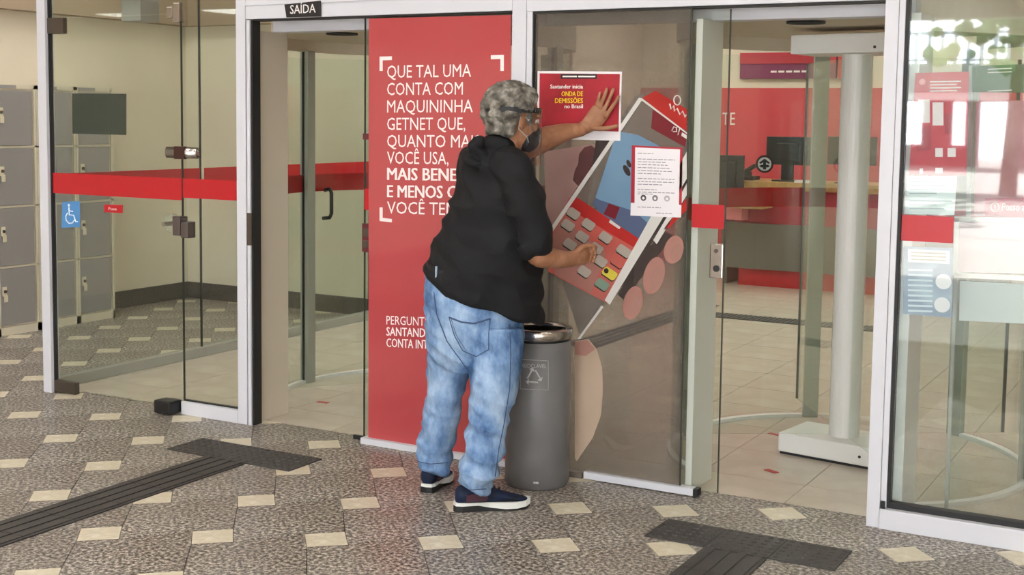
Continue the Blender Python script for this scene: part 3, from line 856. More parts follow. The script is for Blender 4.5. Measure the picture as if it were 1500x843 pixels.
# finger tips and the ball of the thumb
for cx, cy, rx, ry in ((987, 366, 14, 21), (958, 404, 15, 28), (927, 444, 14, 25)):
    oval('printed_finger', cx, cy, rx, ry, .25, SKIN_P, 6)
    oval('printed_nail', cx + 4, cy + 5, rx * .62, ry * .66, .25, film('print_nail', 'C09488', .6, (1, .9, .85), .03), 7)
pr('printed_shadow', [(975, 340), (986, 345), (945, 400), (914, 440), (905, 432), (940, 372)], DK_P, 5)
pr('printed_palm', [(842, 500), (862, 497), (874, 512), (882, 540), (883, 575), (880, 610), (868, 642), (845, 676), (842, 672)], SKIN_P2, 2)
pr('printed_crease', [(842, 502), (860, 498), (872, 512), (858, 522), (842, 520)], SKIN_P, 3)
# white handwriting-like marks
oi = [(992 + 5 * math.cos(a), 147 + 7 * math.sin(a)) for a in [i * .4 for i in range(17)]]
tube('printed_script', [fa(u, v, .0225) for u, v in oi], .003, LINE_P, w6, 5)
tube('printed_script', [fa(u, v, .0225) for u, v in [(981, 152), (983, 160), (987, 155), (988, 163), (992, 159), (996, 168), (1000, 163), (1004, 172), (1005, 168)]], .004, LINE_P, w6, 5)
tube('printed_script', [fa(u, v, .0225) for u, v in [(984, 192), (987, 186), (991, 187), (991, 193), (986, 193)]], .003, LINE_P, w6, 5)
tube('printed_script', [fa(u, v, .0225) for u, v in [(996, 187), (993, 198)]], .0025, LINE_P, w6, 5)
pr('printed_label', [(999, 194), (1006, 198), (1006, 204), (998, 199)], LINE_P, 9)

# union poster held by the man
PR = mat('poster_red', 'A81428', .5, var=('981022', 'B4182E'), scale=6)
po = root_at('protest_poster', 848, 206, 'red poster with white and yellow lettering held against the glass by a hand', 'poster')
sheet('paper', [(787.5, 104), (911, 105), (908.5, 206.5), (786, 203)], .0190, .001, PAPER, po)
sheet('red_print', [(790.5, 107.5), (908, 108.5), (906, 193), (789.5, 189)], .0180, .0006, PR, po)
sheet('black_strip', [(821.5, 108.5), (874, 108.5), (874, 115.5), (821.5, 115.5)], .0172, .0006, BLACK, po)
for a, b in ((824, 845), (847, 872)):
    sheet('strip_print', [(a, 111), (b, 111), (b, 113.2), (a, 113.2)], .0166, .0005, WHITE, po)
for s_, x0, x1, y, h, m_ in (('Santander inicia', 806, 854, 129.6, .017, WHITE), ('ONDA DE', 822.5, 854, 141, .021, mat('print_yellow_ink', 'E8C21E', .5)), ('DEMISSÕES', 813, 854, 151, .021, mat('print_yellow_ink', 'E8C21E')), ('no Brasil', 827, 854, 158.6, .017, WHITE)):
    lettering(s_, fa(x0, y, .0170), fa(x1, y, .0170), h, m_, po, bold=.03)
settle(po)
# white notice with red backing
no = root_at('paper_notice', 962, 318, 'white printed notice on a red backing, right of the raised hand', 'notice')
sheet('backing', [(925.5, 213), (1000, 216.5), (998.5, 302), (924, 297)], .0200, .001, mat('notice_red', 'A3182C', .5), no)
sheet('paper', [(930.5, 216), (996, 219), (994.5, 300), (998, 301), (997.5, 319), (923.5, 316), (924, 297.5), (929.5, 297.5)], .0188, .001, PAPER, no)
INK = mat('grey_ink', '8C8890', .7)
for y, x0, x1 in ((224, 934, 957), (232.5, 934, 989), (236.5, 934, 975), (240.5, 934, 978), (245, 934, 981), (249.5, 934, 984), (253.5, 934, 968), (261, 934, 988), (265.5, 934, 987), (269.5, 934, 970), (277, 934, 962), (281, 934, 988), (283.5, 934, 956), (303, 934, 968), (311, 961, 985)):
    xx = x0; rr = random.Random(int(y * 10))
    while xx < x1 - 1:
        ww = min(rr.uniform(3, 8), x1 - xx); dy = (xx - 934) * .03
        sheet('print_word', [(xx, y + dy), (xx + ww, y + dy + .1), (xx + ww, y + dy + 1.2), (xx, y + dy + 1.1)], .0183, .0004, INK, no); xx += ww + 1.4
for cx, cy, c in ((942.5, 290, '4A464C'), (959.5, 290.5, '7A7880'), (977, 291, 'B0AEB4')):
    bm = bmesh.new(); p = fa(cx, cy, .0182); add_cyl(bm, p, p + Vector((0, .0005, 0)), .0135, n=14); bm_obj('print_symbol', bm, mat('ink_' + c, c, .7), no)
    bm = bmesh.new(); p = fa(cx, cy + .5, .0178); add_cyl(bm, p, p + Vector((0, .0003, 0)), .006, n=10); bm_obj('print_symbol', bm, PAPER, no)
settle(no)
# round arrow sticker on the drum glass
t = empty('round_sticker', (0, 0, 0), 'round white sticker with black up arrow before the counter', 'sticker')
Yr = 1.62
def on_drum(px, py, cx=-1.59, off=.0):
    r = ray(px, py); ax, ay = r.x, r.y; dx, dy = CAM.x - cx, CAM.y - 1.04; R_ = DR - .0015 - off
    A = ax * ax + ay * ay; B = 2 * (dx * ax + dy * ay); C_ = dx * dx + dy * dy - R_ ** 2
    return CAM + r * ((-B + math.sqrt(max(0, B * B - 4 * A * C_))) / (2 * A))
c = on_drum(1120, 240.5); t.location = c
for o_ in [o for o in bpy.data.objects if o.name == 'revolving_door']:
    hp = [on_drum(476, 279, -4.03, .001), on_drum(483, 277, -4.03, .05), on_drum(485.5, 283, -4.03, .055), on_drum(485.5, 313, -4.03, .055), on_drum(483, 319, -4.03, .05), on_drum(473, 320, -4.03, .001)]
    hd_ = tube('handle', hp, .012, BLACK, o_)
    hd_.location = -o_.location
print('sticker', c)
k_ = 13.5
def rsh(name, pts, off, m): prism(name, [on_drum(1120 + u, 240.5 + v, off=off) for u, v in pts], (c - CAM).normalized() * .0006, m, t)
circ = lambda r: [(r * math.cos(2 * math.pi * i / 24), r * math.sin(2 * math.pi * i / 24)) for i in range(24)]
rsh('rim', circ(13), 0, mat('dark_rim', '3A1E22', .5)); rsh('disc', circ(10), .001, PAPER)
rsh('arrow', [(0, -8), (8, -2), (6, 0), (2.2, -2.5), (2.2, 8), (-2.2, 8), (-2.2, -2.5), (-6, 0), (-8, -2)], .002, BLACK)
rsh('arrow', [(-8, 3), (-5, 5), (5, 5), (8, 3), (5, 1), (-5, 1)], .0025, BLACK)
settle(t)

# ---- notices behind the right pane
def sheet2(name, px, Y, m, parent, th=.001): return sheet(name, px, Y, th, m, parent)
YR = .046
nt_ = root_at('red_notice', 1378, 258, 'red notice with white lines high on the right pane', 'notice')
NR = mat('notice_bright_red', 'B81F2E', .45)
sheet2('board', [(1341, 107), (1419.5, 105), (1415.5, 257), (1331.5, 257)], YR, NR, nt_)
for k in range(4): sheet2('print_line', [(1362, 119 + k * 4.6), (1362 + (46 - 6 * (k % 2)), 118.2 + k * 4.6), (1362 + (46 - 6 * (k % 2)), 120 + k * 4.6), (1362, 120.8 + k * 4.6)], YR - .0008, WHITE, nt_, .0005)
bm = bmesh.new(); p = fa(1351, 120, YR - .001); add_cyl(bm, p, p + Vector((0, .0006, 0)), .012, n=16); bm_obj('print_symbol', bm, mat('notice_pink', 'DC8A8C', .5), nt_)
sheet2('print_block', [(1384, 166), (1414, 165), (1413, 195), (1384, 196)], YR - .0008, mat('notice_dark_red', '9C1626', .45), nt_, .0005)
sheet2('print_block', [(1344, 186), (1364, 184), (1364, 220), (1344, 222)], YR - .0008, mat('notice_dark_red', '9C1626'), nt_, .0005)
for (u0, u1, v0, v1) in ((1345, 1362, 146, 180), (1366, 1382, 150, 184), (1370, 1381, 217, 230), (1388, 1400, 217, 230), (1347, 1352, 247, 255), (1370, 1381, 246, 254)):
    sheet2('print_block', [(u0, v0), (u1, v0), (u1, v1), (u0, v1)], YR - .0008, mat('notice_white', 'E9E2E2', .5), nt_, .0005)
settle(nt_)
n2 = root_at('text_notice', 1362, 316, 'pale notice with lines of print under the red notice on the right pane', 'notice')
sheet2('paper', [(1329, 258), (1402, 258), (1398, 315), (1326, 314)], YR, mat('pale_blue_paper', 'C9D6D6', .6), n2)
for k in range(8):
    yy = 266 + k * 5.6
    if k in (4,): continue
    sheet2('print_line', [(1332, yy), (1332 + 40 + 22 * ((k * 7) % 3) / 2, yy), (1332 + 40 + 22 * ((k * 7) % 3) / 2, yy + 1.5), (1332, yy + 1.5)], YR - .0008, mat('blue_grey_ink', '7C8C94', .6), n2, .0005)
settle(n2)
n3 = root_at('blue_notice', 1358, 466, 'blue grey notice with two white circles under the red band of the right pane', 'notice')
sheet2('board', [(1324, 361), (1396, 364), (1394, 466), (1322, 460)], YR, mat('notice_blue', '8C9DB2', .5, var=('7888A2', 'A9B8C8'), scale=5), n3)
sheet2('heading', [(1330, 365), (1391, 368), (1391, 387), (1330, 384)], YR - .001, PAPER, n3, .0006)
for k in range(3): sheet2('print_line', [(1334, 369 + k * 5), (1386, 371 + k * 5), (1386, 373 + k * 5), (1334, 371 + k * 5)], YR - .0018, mat('brown_ink', 'A08C80', .6), n3, .0005)
for cx, cy in ((1382, 413), (1380, 447)):
    bm = bmesh.new(); p = fa(cx, cy, YR - .001); add_cyl(bm, p, p + Vector((0, .0006, 0)), .030, n=24); bm_obj('print_circle', bm, PAPER, n3)
for k in range(9):
    yy = 394 + k * 7.5
    sheet2('print_line', [(1330, yy), (1366, yy + 1.2), (1366, yy + 4), (1330, yy + 2.8)], YR - .001, mat('pale_ink', 'CBD8E2', .6), n3, .0005)
settle(n3)
gb = root_at('green_banner', 1470, 136, 'dark green banner at the top right behind the right pane', 'banner', Y=.35)
sheet2('cloth', [(1424, 97), (1520, 93), (1520, 136), (1420, 135)], .35, mat('banner_green', '4C6038', .6), gb, .006)
sheet2('edge_bar', [(1419, 96), (1424, 96), (1421, 318), (1415, 318)], .345, ALU_D, gb, .02)
for yy in (100, 105, 132): sheet2('print_line', [(1447, yy + 1), (1482, yy - .5), (1482, yy + .8), (1447, yy + 2.2)], .349, WHITE, gb, .0006)
settle(gb)
pb = root_at('pink_banner', 1465, 317, 'red and pink help banner with a round exclamation mark at the right picture edge', 'banner', Y=.36)
sheet2('cloth', [(1430, 150), (1525, 146), (1525, 320), (1427, 317)], .36, mat('banner_pink', 'C4868C', .55, var=('B8767E', 'D09CA2'), scale=3), pb, .006)
sheet2('strip', [(1443, 291), (1525, 289), (1525, 319), (1443, 316)], .357, mat('banner_red', 'B83A50', .5), pb, .002)
ring = [(1457.5 + 6 * math.cos(a), 303.5 + 6.4 * math.sin(a)) for a in [i * 2 * math.pi / 20 for i in range(20)]]
tube('print_ring', [fa(u, v, .355) for u, v in ring], .0025, WHITE, pb, 5, True)
sheet2('print_mark', [(1456.6, 299.5), (1458.4, 299.5), (1458.1, 304.8), (1456.9, 304.8)], .356, WHITE, pb, .0008)
sheet2('print_mark', [(1456.7, 306), (1458.3, 306), (1458.3, 307.6), (1456.7, 307.6)], .356, WHITE, pb, .0008)
lettering('Posso ajudar', fa(1468, 308.5, .356), fa(1524, 309.5, .356), .030, WHITE, pb)
for (u0, u1, v0, v1) in ((1449, 1453, 160, 200), (1464, 1467, 158, 210), (1448, 1451, 222, 236)): sheet2('print_stripe', [(u0, v0), (u1, v0), (u1 - 1, v1), (u0, v1)], .357, PAPER, pb, .0006)
settle(pb)
fr = root_at('white_stand', 1455, 560, 'white framed stand with a painted pink reflection behind the right pane', 'stand', Y=.27)
fr.location.z = 0
FY = .27
sheet2('rail', [(1397, 318), (1530, 320), (1530, 327), (1397, 325)], FY, WHITE_M, fr, .03)
sheet2('rail', [(1397, 400), (1530, 406), (1530, 413), (1397, 407)], FY, WHITE_M, fr, .03)
sheet2('upright', [(1397, 320), (1405, 320), (1403.5, 405), (1396, 404)], FY, WHITE_M, fr, .03)
sheet2('panel', [(1405, 324), (1530, 326), (1530, 402), (1404, 399)], FY + .012, mat('pink_reflection_paint', 'D9BFC6', .4), fr, .006)  # pink reflection inside the frame, painted as the panel's colour
a = fa(1400, 404, FY); 
box('leg', a.x - .006, a.x + .006, FY + .002, FY + .026, 0, a.z, ALU_D, fr)
box('leg', .3, .324, FY + .002, FY + .026, 0, a.z, ALU_D, fr)
sheet2('lower_panel', [(1406, 412), (1530, 418), (1530, 476), (1405, 470)], FY + .012, mat('pale_panel', 'D6DAD8', .4), fr, .006)
settle(fr)

# scraps of red tape on the bank floor
for k, (u, v, lb) in enumerate(((1130, 691, 'scrap of red tape on the bank floor nearest the right threshold'), (1135, 637, 'scrap of red tape on the bank floor by the curved door track'), (429, 613.5, None), (428, 613, 'scrap of red tape on the floor of the left revolving door'))):
    if lb is None: continue
    if k == 3: u, v = 473, 590
    p = fl(u, v); bm = bmesh.new(); add_box(bm, -.035, .035, -.015, .015, .0005, .0025)
    o = bm_obj('tape_scrap', bm, mat('red_tape', 'A83A38', .6)); o.location = p; o.rotation_euler = (0, 0, -.5 + k * .2); tag(o, lb, 'tape', 'scraps of red tape')

# ================================================================== LITTER BIN
BX, BY, BR = -2.645, -.150, .143
BIN = mat('bin_grey', '727070', .42, 0, .4, var=('6C6A6A', '777575'), scale=5)
bn = empty('litter_bin', (BX, BY, 0), 'tall round grey litter bin with chrome rim beside the man', 'bin')
lathe('body', BX, BY, [(.0, .0), (.134, .0), (.139, .012), (.139, .018), (BR, .022), (BR, .648), (BR - .006, .652), (BR - .006, .30), (0, .30)], BIN, bn, 56)
lathe('liner', BX, BY, [(BR - .008, .646), (BR - .003, .648), (BR - .003, .668), (BR - .012, .668), (BR - .02, .45), (0, .45)], BLACK, bn, 48)
lathe('rim', BX, BY, [(BR + .003, .662), (BR + .006, .668), (BR + .006, .700), (BR + .001, .706), (BR - .020, .706), (BR - .024, .700), (BR - .024, .672), (BR - .004, .662), (BR + .003, .662)], CHROME, bn, 56)
def on_bin(px, py, off=.0006):
    r = ray(px, py); ax, ay = r.x, r.y; dx, dy = CAM.x - BX, CAM.y - BY
    A = ax * ax + ay * ay; B = 2 * (dx * ax + dy * ay); C_ = dx * dx + dy * dy - (BR + off) ** 2
    t = (-B - math.sqrt(max(0, B * B - 4 * A * C_))) / (2 * A); return CAM + r * t
BW = mat('bin_print', 'B9B8B6', .5)
def bin_line(name, pts, r, closed=False): tube(name, [on_bin(u, v) for u, v in pts], r, BW, bn, 5, closed)
def seg(a, b, n=8): return [(a[0] + (b[0] - a[0]) * i / n, a[1] + (b[1] - a[1]) * i / n) for i in range(n)]
bin_line('print_frame', seg((762, 527), (803, 529)) + seg((803, 529), (803, 572)) + seg((803, 572), (762, 570)) + seg((762, 570), (762, 527)), .0012, True)
for a, b in (((772.5, 555), (779, 543)), ((784, 542.5), (791, 555)), ((788.5, 561), (774.5, 560))):
    bin_line('recycling_arrow', seg(a, b, 4) + [b], .0042)
    dx, dy = b[0] - a[0], b[1] - a[1]; L_ = math.hypot(dx, dy); dx /= L_; dy /= L_
    prism('recycling_arrow_head', [on_bin(b[0] + dx * 4.5, b[1] + dy * 4.5, .001), on_bin(b[0] - dy * 4.5, b[1] + dx * 4.5, .001), on_bin(b[0] + dy * 4.5, b[1] - dx * 4.5, .001)], ((CAM - Vector((BX, BY, .6))).normalized() * .001), BW, bn)
me = text_mesh('RECICLÁVEL', .0)
xs = [v.co.x for v in me.vertices]; x0, x1 = min(xs), max(xs)
for v in me.vertices:
    u = 764 + (v.co.x - x0) / (x1 - x0) * 36.5; v.co = on_bin(u, 538.5 + (u - 764) * .03 - v.co.y * 7.5, .0008)
link('lettering', me, BW, bn)
prism('maker_plate', [on_bin(u, v, .001) for u, v in ((781, 706), (789, 706.5), (789, 709.5), (781, 709))], ((CAM - Vector((BX, BY, .1))).normalized() * .002), CHROME, bn)
settle(bn)

# ================================================================== THE MAN
def ring_axes(tan, ref):
    tan = tan.normalized(); a = (ref - tan * ref.dot(tan))
    if a.length < 1e-5: a = tan.orthogonal()
    a.normalize(); return a, tan.cross(a)
def catmull(P, k):
    out = []
    n = len(P)
    for i in range(n - 1):
        p0, p1, p2, p3 = P[max(i - 1, 0)], P[i], P[i + 1], P[min(i + 2, n - 1)]
        for s in range(k):
            t = s / k; t2 = t * t; t3 = t2 * t
            out.append([.5 * (2 * b + (-a + c) * t + (2 * a - 5 * b + 4 * c - d) * t2 + (-a + 3 * b - 3 * c + d) * t3) for a, b, c, d in zip(p0, p1, p2, p3)])
    out.append(list(P[-1])); return out
def loft(bm, secs, ref=RH, n=20, k=4, cap=True):
    """secs: (centre, half width along ref, half thickness). Smooth tapering limb with rounded ends."""
    S_ = catmull([(c.x, c.y, c.z, a, b) for c, a, b in secs], k)
    if cap:
        def endcap(E, I):
            c = Vector(E[:3]); d = (c - Vector(I[:3])).normalized(); r = min(E[3], E[4]); o = []
            for f, h in ((.80, .55), (.45, .85), (.12, .98)): o.append([*(c + d * r * h * .9), E[3] * f, E[4] * f])
            return o
        S_ = endcap(S_[0], S_[1])[::-1] + S_ + endcap(S_[-1], S_[-2])
    rings = []
    for i, s in enumerate(S_):
        t = Vector(S_[min(i + 1, len(S_) - 1)][:3]) - Vector(S_[max(i - 1, 0)][:3])
        a, b = ring_axes(t, ref); c = Vector(s[:3])
        rings.append([bm.verts.new(c + a * s[3] * math.cos(2 * math.pi * q / n) + b * s[4] * math.sin(2 * math.pi * q / n)) for q in range(n)])
    for A, B in zip(rings, rings[1:]):
        for q in range(n): bm.faces.new((A[q], A[(q + 1) % n], B[(q + 1) % n], B[q]))
    bm.faces.new(rings[0][::-1]); bm.faces.new(rings[-1])
def loft_axes(bm, secs, n=28, k=4):
    """secs: (centre, vector a, vector b): free tilted sections"""
    S_ = catmull([(*c, *a, *b) for c, a, b in secs], k); rings = []
    for s in S_:
        c, a, b = Vector(s[:3]), Vector(s[3:6]), Vector(s[6:9])
        rings.append([bm.verts.new(c + a * math.cos(2 * math.pi * q / n) + b * math.sin(2 * math.pi * q / n)) for q in range(n)])
    for A, B in zip(rings, rings[1:]):
        for q in range(n): bm.faces.new((A[q], A[(q + 1) % n], B[(q + 1) % n], B[q]))
    bm.faces.new(rings[0][::-1]); bm.faces.new(rings[-1])
def ell(bm, c, ax, r, seg_=20):
    g = bmesh.ops.create_uvsphere(bm, u_segments=seg_, v_segments=seg_ // 2 + 2, radius=1)
    for v in g['verts']: v.co = c + ax[0] * v.co.x * r[0] + ax[1] * v.co.y * r[1] + ax[2] * v.co.z * r[2]
def solid(name, bm, voxel, m, parent, smooth_it=4, disp=None, fac=.5):
    bmesh.ops.recalc_face_normals(bm, faces=bm.faces)
    me = bpy.data.meshes.new(name); bm.to_mesh(me); bm.free()
    o = bpy.data.objects.new(name, me); COL.objects.link(o)
    r = o.modifiers.new('r', 'REMESH'); r.mode = 'VOXEL'; r.voxel_size = voxel; r.adaptivity = 0
    if smooth_it:
        s = o.modifiers.new('s', 'SMOOTH'); s.factor = fac; s.iterations = smooth_it
    dg = bpy.context.evaluated_depsgraph_get(); dg.update()
    nm = bpy.data.meshes.new_from_object(o.evaluated_get(dg), depsgraph=dg)
    bpy.data.objects.remove(o); bpy.data.meshes.remove(me)
    if disp:
        nrm = [v.normal.copy() for v in nm.vertices]
        for v, q in zip(nm.vertices, nrm): v.co += q * disp(v.co, q)
        nm.update()
    return link(name, nm, m, parent, True)

MAN = (-2.76, -.50, 0)
man = empty('person', MAN, 'man in black shirt and faded jeans pressing a poster to the glass', 'person')
SKIN = mat('skin', 'A37358', .55, 0, .4, var=('966649', 'AE7E62'), scale=14)
FA = (RH * .40 + FH * .92).normalized()          # where he faces
LF = UP.cross(FA)                                # his left
RT = -LF
W = dp
body = bmesh.new()
# trunk, legs
loft(body, [(W(700, 505, 5.40), .13, .10), (W(698, 460, 5.40), .16, .115), (W(705, 410, 5.41), .165, .12), (W(712, 350, 5.42), .14, .11), (W(722, 290, 5.42), .12, .10), (W(730, 250, 5.42), .10, .075), (W(735, 222, 5.42), .06, .06)])
for lg in ([(W(726, 490, 5.34), .085, .085), (W(727, 545, 5.31), .082, .085), (W(718, 610, 5.28), .055, .06), (W(708, 660, 5.25), .05, .055), (W(695, 708, 5.25), .035, .04), (W(692, 730, 5.25), .030, .034)],
           [(W(662, 490, 5.45), .085, .085), (W(657, 545, 5.46), .08, .085), (W(648, 600, 5.47), .055, .06), (W(642, 640, 5.475), .05, .055), (W(635, 670, 5.48), .035, .04), (W(633, 684, 5.47), .028, .032)]):
    loft(body, lg)
# neck and head
HF = (RH * .88 + FH * .48 - UP * .10).normalized(); HS = UP.cross(HF).normalized(); HU = HF.cross(HS).normalized()
HC = W(753, 163, 5.43)
hax = (HF, HS, HU)
loft(body, [(W(736, 226, 5.42), .062, .062), (W(746, 205, 5.425), .056, .060), (W(755, 180, 5.43), .056, .062)])
ell(body, HC, hax, (.104, .083, .112), 28)
ell(body, HC + HF * .035 - HU * .075, hax, (.070, .066, .092), 22)
ell(body, HC + HF * .060 - HU * .135, hax, (.040, .044, .038), 16)
ell(body, HC + HF * .092 - HU * .010, hax, (.022, .062, .018), 14)     # brow
ell(body, HC + HF * .112 - HU * .062, hax, (.020, .014, .030), 12)     # nose
ell(body, HC + HF * .122 - HU * .080, hax, (.014, .018, .013), 12)
for s in (-1, 1):
    ell(body, HC + HF * .074 - HU * .060 + HS * s * .040, hax, (.024, .022, .018), 12)  # cheek
    e0 = HC + HF * .000 - HU * .045 + HS * s * .083
    ell(body, e0, ((HF - HS * s * .35).normalized(), HS, HU), (.020, .010, .034), 14)   # ear
ell(body, HC + HF * .098 - HU * .115, hax, (.012, .026, .008), 10)     # lips
ell(body, HC + HF * .096 - HU * .126, hax, (.012, .022, .008), 10)
# left arm, reaching up to the poster
EL = W(772, 214, 5.62)
loft(body, [(W(704, 238, 5.55), .045, .045), (W(730, 224, 5.60), .050, .050), (EL, .057, .058), (W(800, 203, 5.655), .052, .053), (W(828, 194, 5.685), .037, .040), (W(852, 190, 5.705), .026, .034)], ref=UP * .5 + RH)
GY = .006
def gp(u, v, off=.0): return fa(u, v, GY - off)
# palm flat on the sheet, seen from its back
bm_p = []
loft(body, [(gp(851, 190, .022), .028, .020), (gp(862, 183, .020), .035, .018), (gp(873, 173, .017), .044, .015), (gp(881, 162, .014), .043, .012)], ref=(RH * .75 - UP * .6))
def finger(bm, pts, r0, r1, offs=None):
    n_ = len(pts)
    loft(bm, [(p, r0 + (r1 - r0) * i / (n_ - 1), (r0 + (r1 - r0) * i / (n_ - 1)) * .95) for i, p in enumerate(pts)], n=12, k=3)
finger(body, [gp(869, 170, .016), gp(874, 156, .012), gp(876.5, 146, .015), gp(879, 136, .009)], .0098, .0070)
finger(body, [gp(875.5, 166, .016), gp(881.5, 151, .013), gp(886, 140, .017), gp(889, 130, .009)], .0102, .0074)
finger(body, [gp(882.5, 166, .016), gp(889.5, 152, .013), gp(894.5, 141, .017), gp(898.5, 130.5, .009)], .0102, .0074)
finger(body, [gp(888, 171, .016), gp(895.5, 158.5, .013), gp(902, 149.5, .016), gp(906, 141.5, .009)], .0100, .0074)
finger(body, [gp(868, 186, .024), gp(880, 188.5, .020), gp(892, 187.5, .014), gp(904, 184.5, .009)], .0145, .0085)
# right arm, bent, hand closing at waist height
loft(body, [(W(752, 262, 5.29), .045, .045), (W(772, 300, 5.245), .048, .05), (W(782, 352, 5.235), .048, .052), (W(787, 374, 5.245), .045, .047), (W(806, 378, 5.29), .042, .043), (W(826, 380, 5.345), .034, .036), (W(841, 379, 5.385), .026, .033)], ref=RH)
PA = W(841, 378, 5.385); PB = W(857, 374, 5.44)
loft(body, [(PA, .024, .033), ((PA + PB) / 2 + UP * .002, .022, .040), (PB, .018, .042)], ref=RT)
AX = (PB - PA).normalized(); AU = (UP - AX * UP.dot(AX)).normalized(); AI = AX.cross(AU)   # AI to his left/inside
for i, du in enumerate((.027, .010, -.008, -.025)):
    b0 = PB - AX * .008 + AU * du
    ln = (.040, .043, .040, .033)[i]
    p1 = b0 + AX * ln * .8 - AU * .002
    inn = (AI * .85 - AX * .35).normalized()
    p2 = p1 + (AX * .35 + AI * .9).normalized() * ln * .65
    p3 = p2 + (AI * .55 - AX * .8).normalized() * ln * .55
    finger(body, [b0, p1, p2, p3], .0105, .0080)
finger(body, [PA + AX * .012 + AU * .030 + AI * .012, PA + AX * .042 + AU * .044 + AI * .020, PB + AX * .012 + AU * .040 + AI * .028, PB + AX * .038 + AU * .030 + AI * .030], .0135, .0090)
bd = solid('body', body, .0036, SKIN, man, 2)
# eyes and brows
for s in (-1, 1):
    bm = bmesh.new(); ell(bm, HC + HF * .088 - HU * .032 + HS * s * .032, hax, (.012, .013, .010), 12); bm_obj('eye', bm, mat('eye_white', 'D8D2C8', .3), man, True)
    bm = bmesh.new(); ell(bm, HC + HF * .0985 - HU * .032 + HS * s * .032, hax, (.003, .0055, .0055), 10); bm_obj('iris', bm, mat('iris_brown', '2A1A12', .3), man, True)
    bm = bmesh.new(); ell(bm, HC + HF * .103 - HU * .010 + HS * s * .034, hax, (.008, .022, .005), 10); bm_obj('eyebrow', bm, mat('brow_grey', '4A443E', .8), man, True)
# hair: curly grey, pinched by a strap
HAIR = mat('grey_wavy_hair', '3E3A35', .8, 0, .25, var=('6C675F', 'A39E95'), scale=28, detail=10, bump=.9, bscale=70)
hb = bmesh.new()
ell(hb, HC - HF * .016 + HU * .004, hax, (.100, .086, .100), 24)
rr = random.Random(11)
for i in range(420):
    z = rr.uniform(-.66, 1); a = rr.uniform(-math.pi, math.pi); q = math.sqrt(1 - z * z)
    x, y = q * math.cos(a), q * math.sin(a)
    if z < .06 and x > -.26: continue
    if z < .55 and x > .72 - (.5 if z < .3 else 0): continue
    rad = rr.uniform(.015, .026)
    grow = 1.06 + (.05 if z > .25 else .05) + rr.uniform(-.03, .03)
    if -.14 < z - x * .10 < .06: grow -= .10; rad *= .6         # under the strap
    c = HC - HF * .014 + HU * .004 + HF * x * .104 * grow + HS * y * .094 * grow + HU * z * .097 * grow
    ell(hb, c, hax, (rad, rad, rad * .8), 8)
for i in range(110):        # nape and behind the ears
    a = rr.uniform(1.95, 2 * math.pi - 1.95); z = rr.uniform(-1.0, -.45)
    c = HC + HF * (math.cos(a) * .090 - .010) + HS * math.sin(a) * .084 + HU * z * .098
    ell(hb, c, hax, (.017, .017, .020), 8)
for sg in (-1, 1):          # sideburn in front of the ear
    for i in range(8):
        c = HC + HF * (.030 + .004 * (i % 3)) + HS * sg * .080 - HU * (.002 + .006 * i)
        ell(hb, c, hax, (.011, .006, .011), 8)
solid('hair', hb, .0042, HAIR, man, 2)
# strap of the face shield, its side button, and the shield
def hring(a, f, s, up, tilt=.0):
    return HC - HF * .010 + HF * math.cos(a) * f + HS * math.sin(a) * s + HU * (up + math.cos(a) * tilt)
bm = bmesh.new(); rows = []
for i in range(49):
    a = 2 * math.pi * i / 48
    rows.append([bm.verts.new(hring(a, .123 + o_, .112 + o_, .004 + zz, .010)) for o_, zz in ((0, -.011), (.004, -.011), (.004, .011), (0, .011))])
for A, B in zip(rows, rows[1:]):
    for k in range(4): bm.faces.new((A[k], A[(k + 1) % 4], B[(k + 1) % 4], B[k]))
bm_obj('shield_strap', bm, mat('strap_black', '17171A', .6), man)
for s in (-1, 1):
    a = s * 1.42
    bm = bmesh.new(); c = hring(a, .124, .112, .008); add_cyl(bm, c, c + (HS * s * .8 + HF * .5) * .010, .016, n=16); bt = bm_obj('shield_button', bm, BLACK, man)
    bm = bmesh.new(); c2 = c + (HS * s * .8 + HF * .5) * .0101; add_cyl(bm, c2, c2 + (HS * s * .8 + HF * .5) * .002, .007, n=12); bm_obj('stud', bm, mat('stud_grey', 'A8A59C', .4), bt)
bm = bmesh.new(); rows = []
for i in range(25):
    a = math.radians(-82 + 164 * i / 24)
    rows.append([bm.verts.new(hring(a, f_, s_, z_)) for f_, s_, z_ in ((.128, .116, .020), (.129, .117, .020), (.152, .120, -.215), (.151, .119, -.215))])
for A, B in zip(rows, rows[1:]):
    for k in range(4): bm.faces.new((A[k], A[(k + 1) % 4], B[(k + 1) % 4], B[k]))
bm.faces.new(rows[0]); bm.faces.new(rows[-1][::-1])
bm_obj('face_shield', bm, film('shield_film', 'FFFFFF', 0, (.975, .98, .98), .015), man, True)
# mask with ear loops
mb = bmesh.new()
ell(mb, HC + HF * .062 - HU * .108, hax, (.066, .066, .062), 20)
ell(mb, HC + HF * .095 - HU * .085, hax, (.042, .034, .040), 16)
solid('face_mask', mb, .004, mat('mask_black', '16161A', .8), man, 3)
for s in (-1, 1):
    e0 = HC - HU * .045 + HS * s * .088
    tube('mask_loop', [HC + HF * .070 - HU * .070 + HS * s * .062, HC + HF * .045 - HU * .050 + HS * s * .078, e0 + HF * .012 + HU * .02, e0 - HF * .016 + HU * .02, e0 - HF * .018 - HU * .03, HC + HF * .035 - HU * .105 + HS * s * .072, HC + HF * .055 - HU * .13 + HS * s * .056], .0026, mat('loop_grey', 'A5A29A', .6), man, 6)

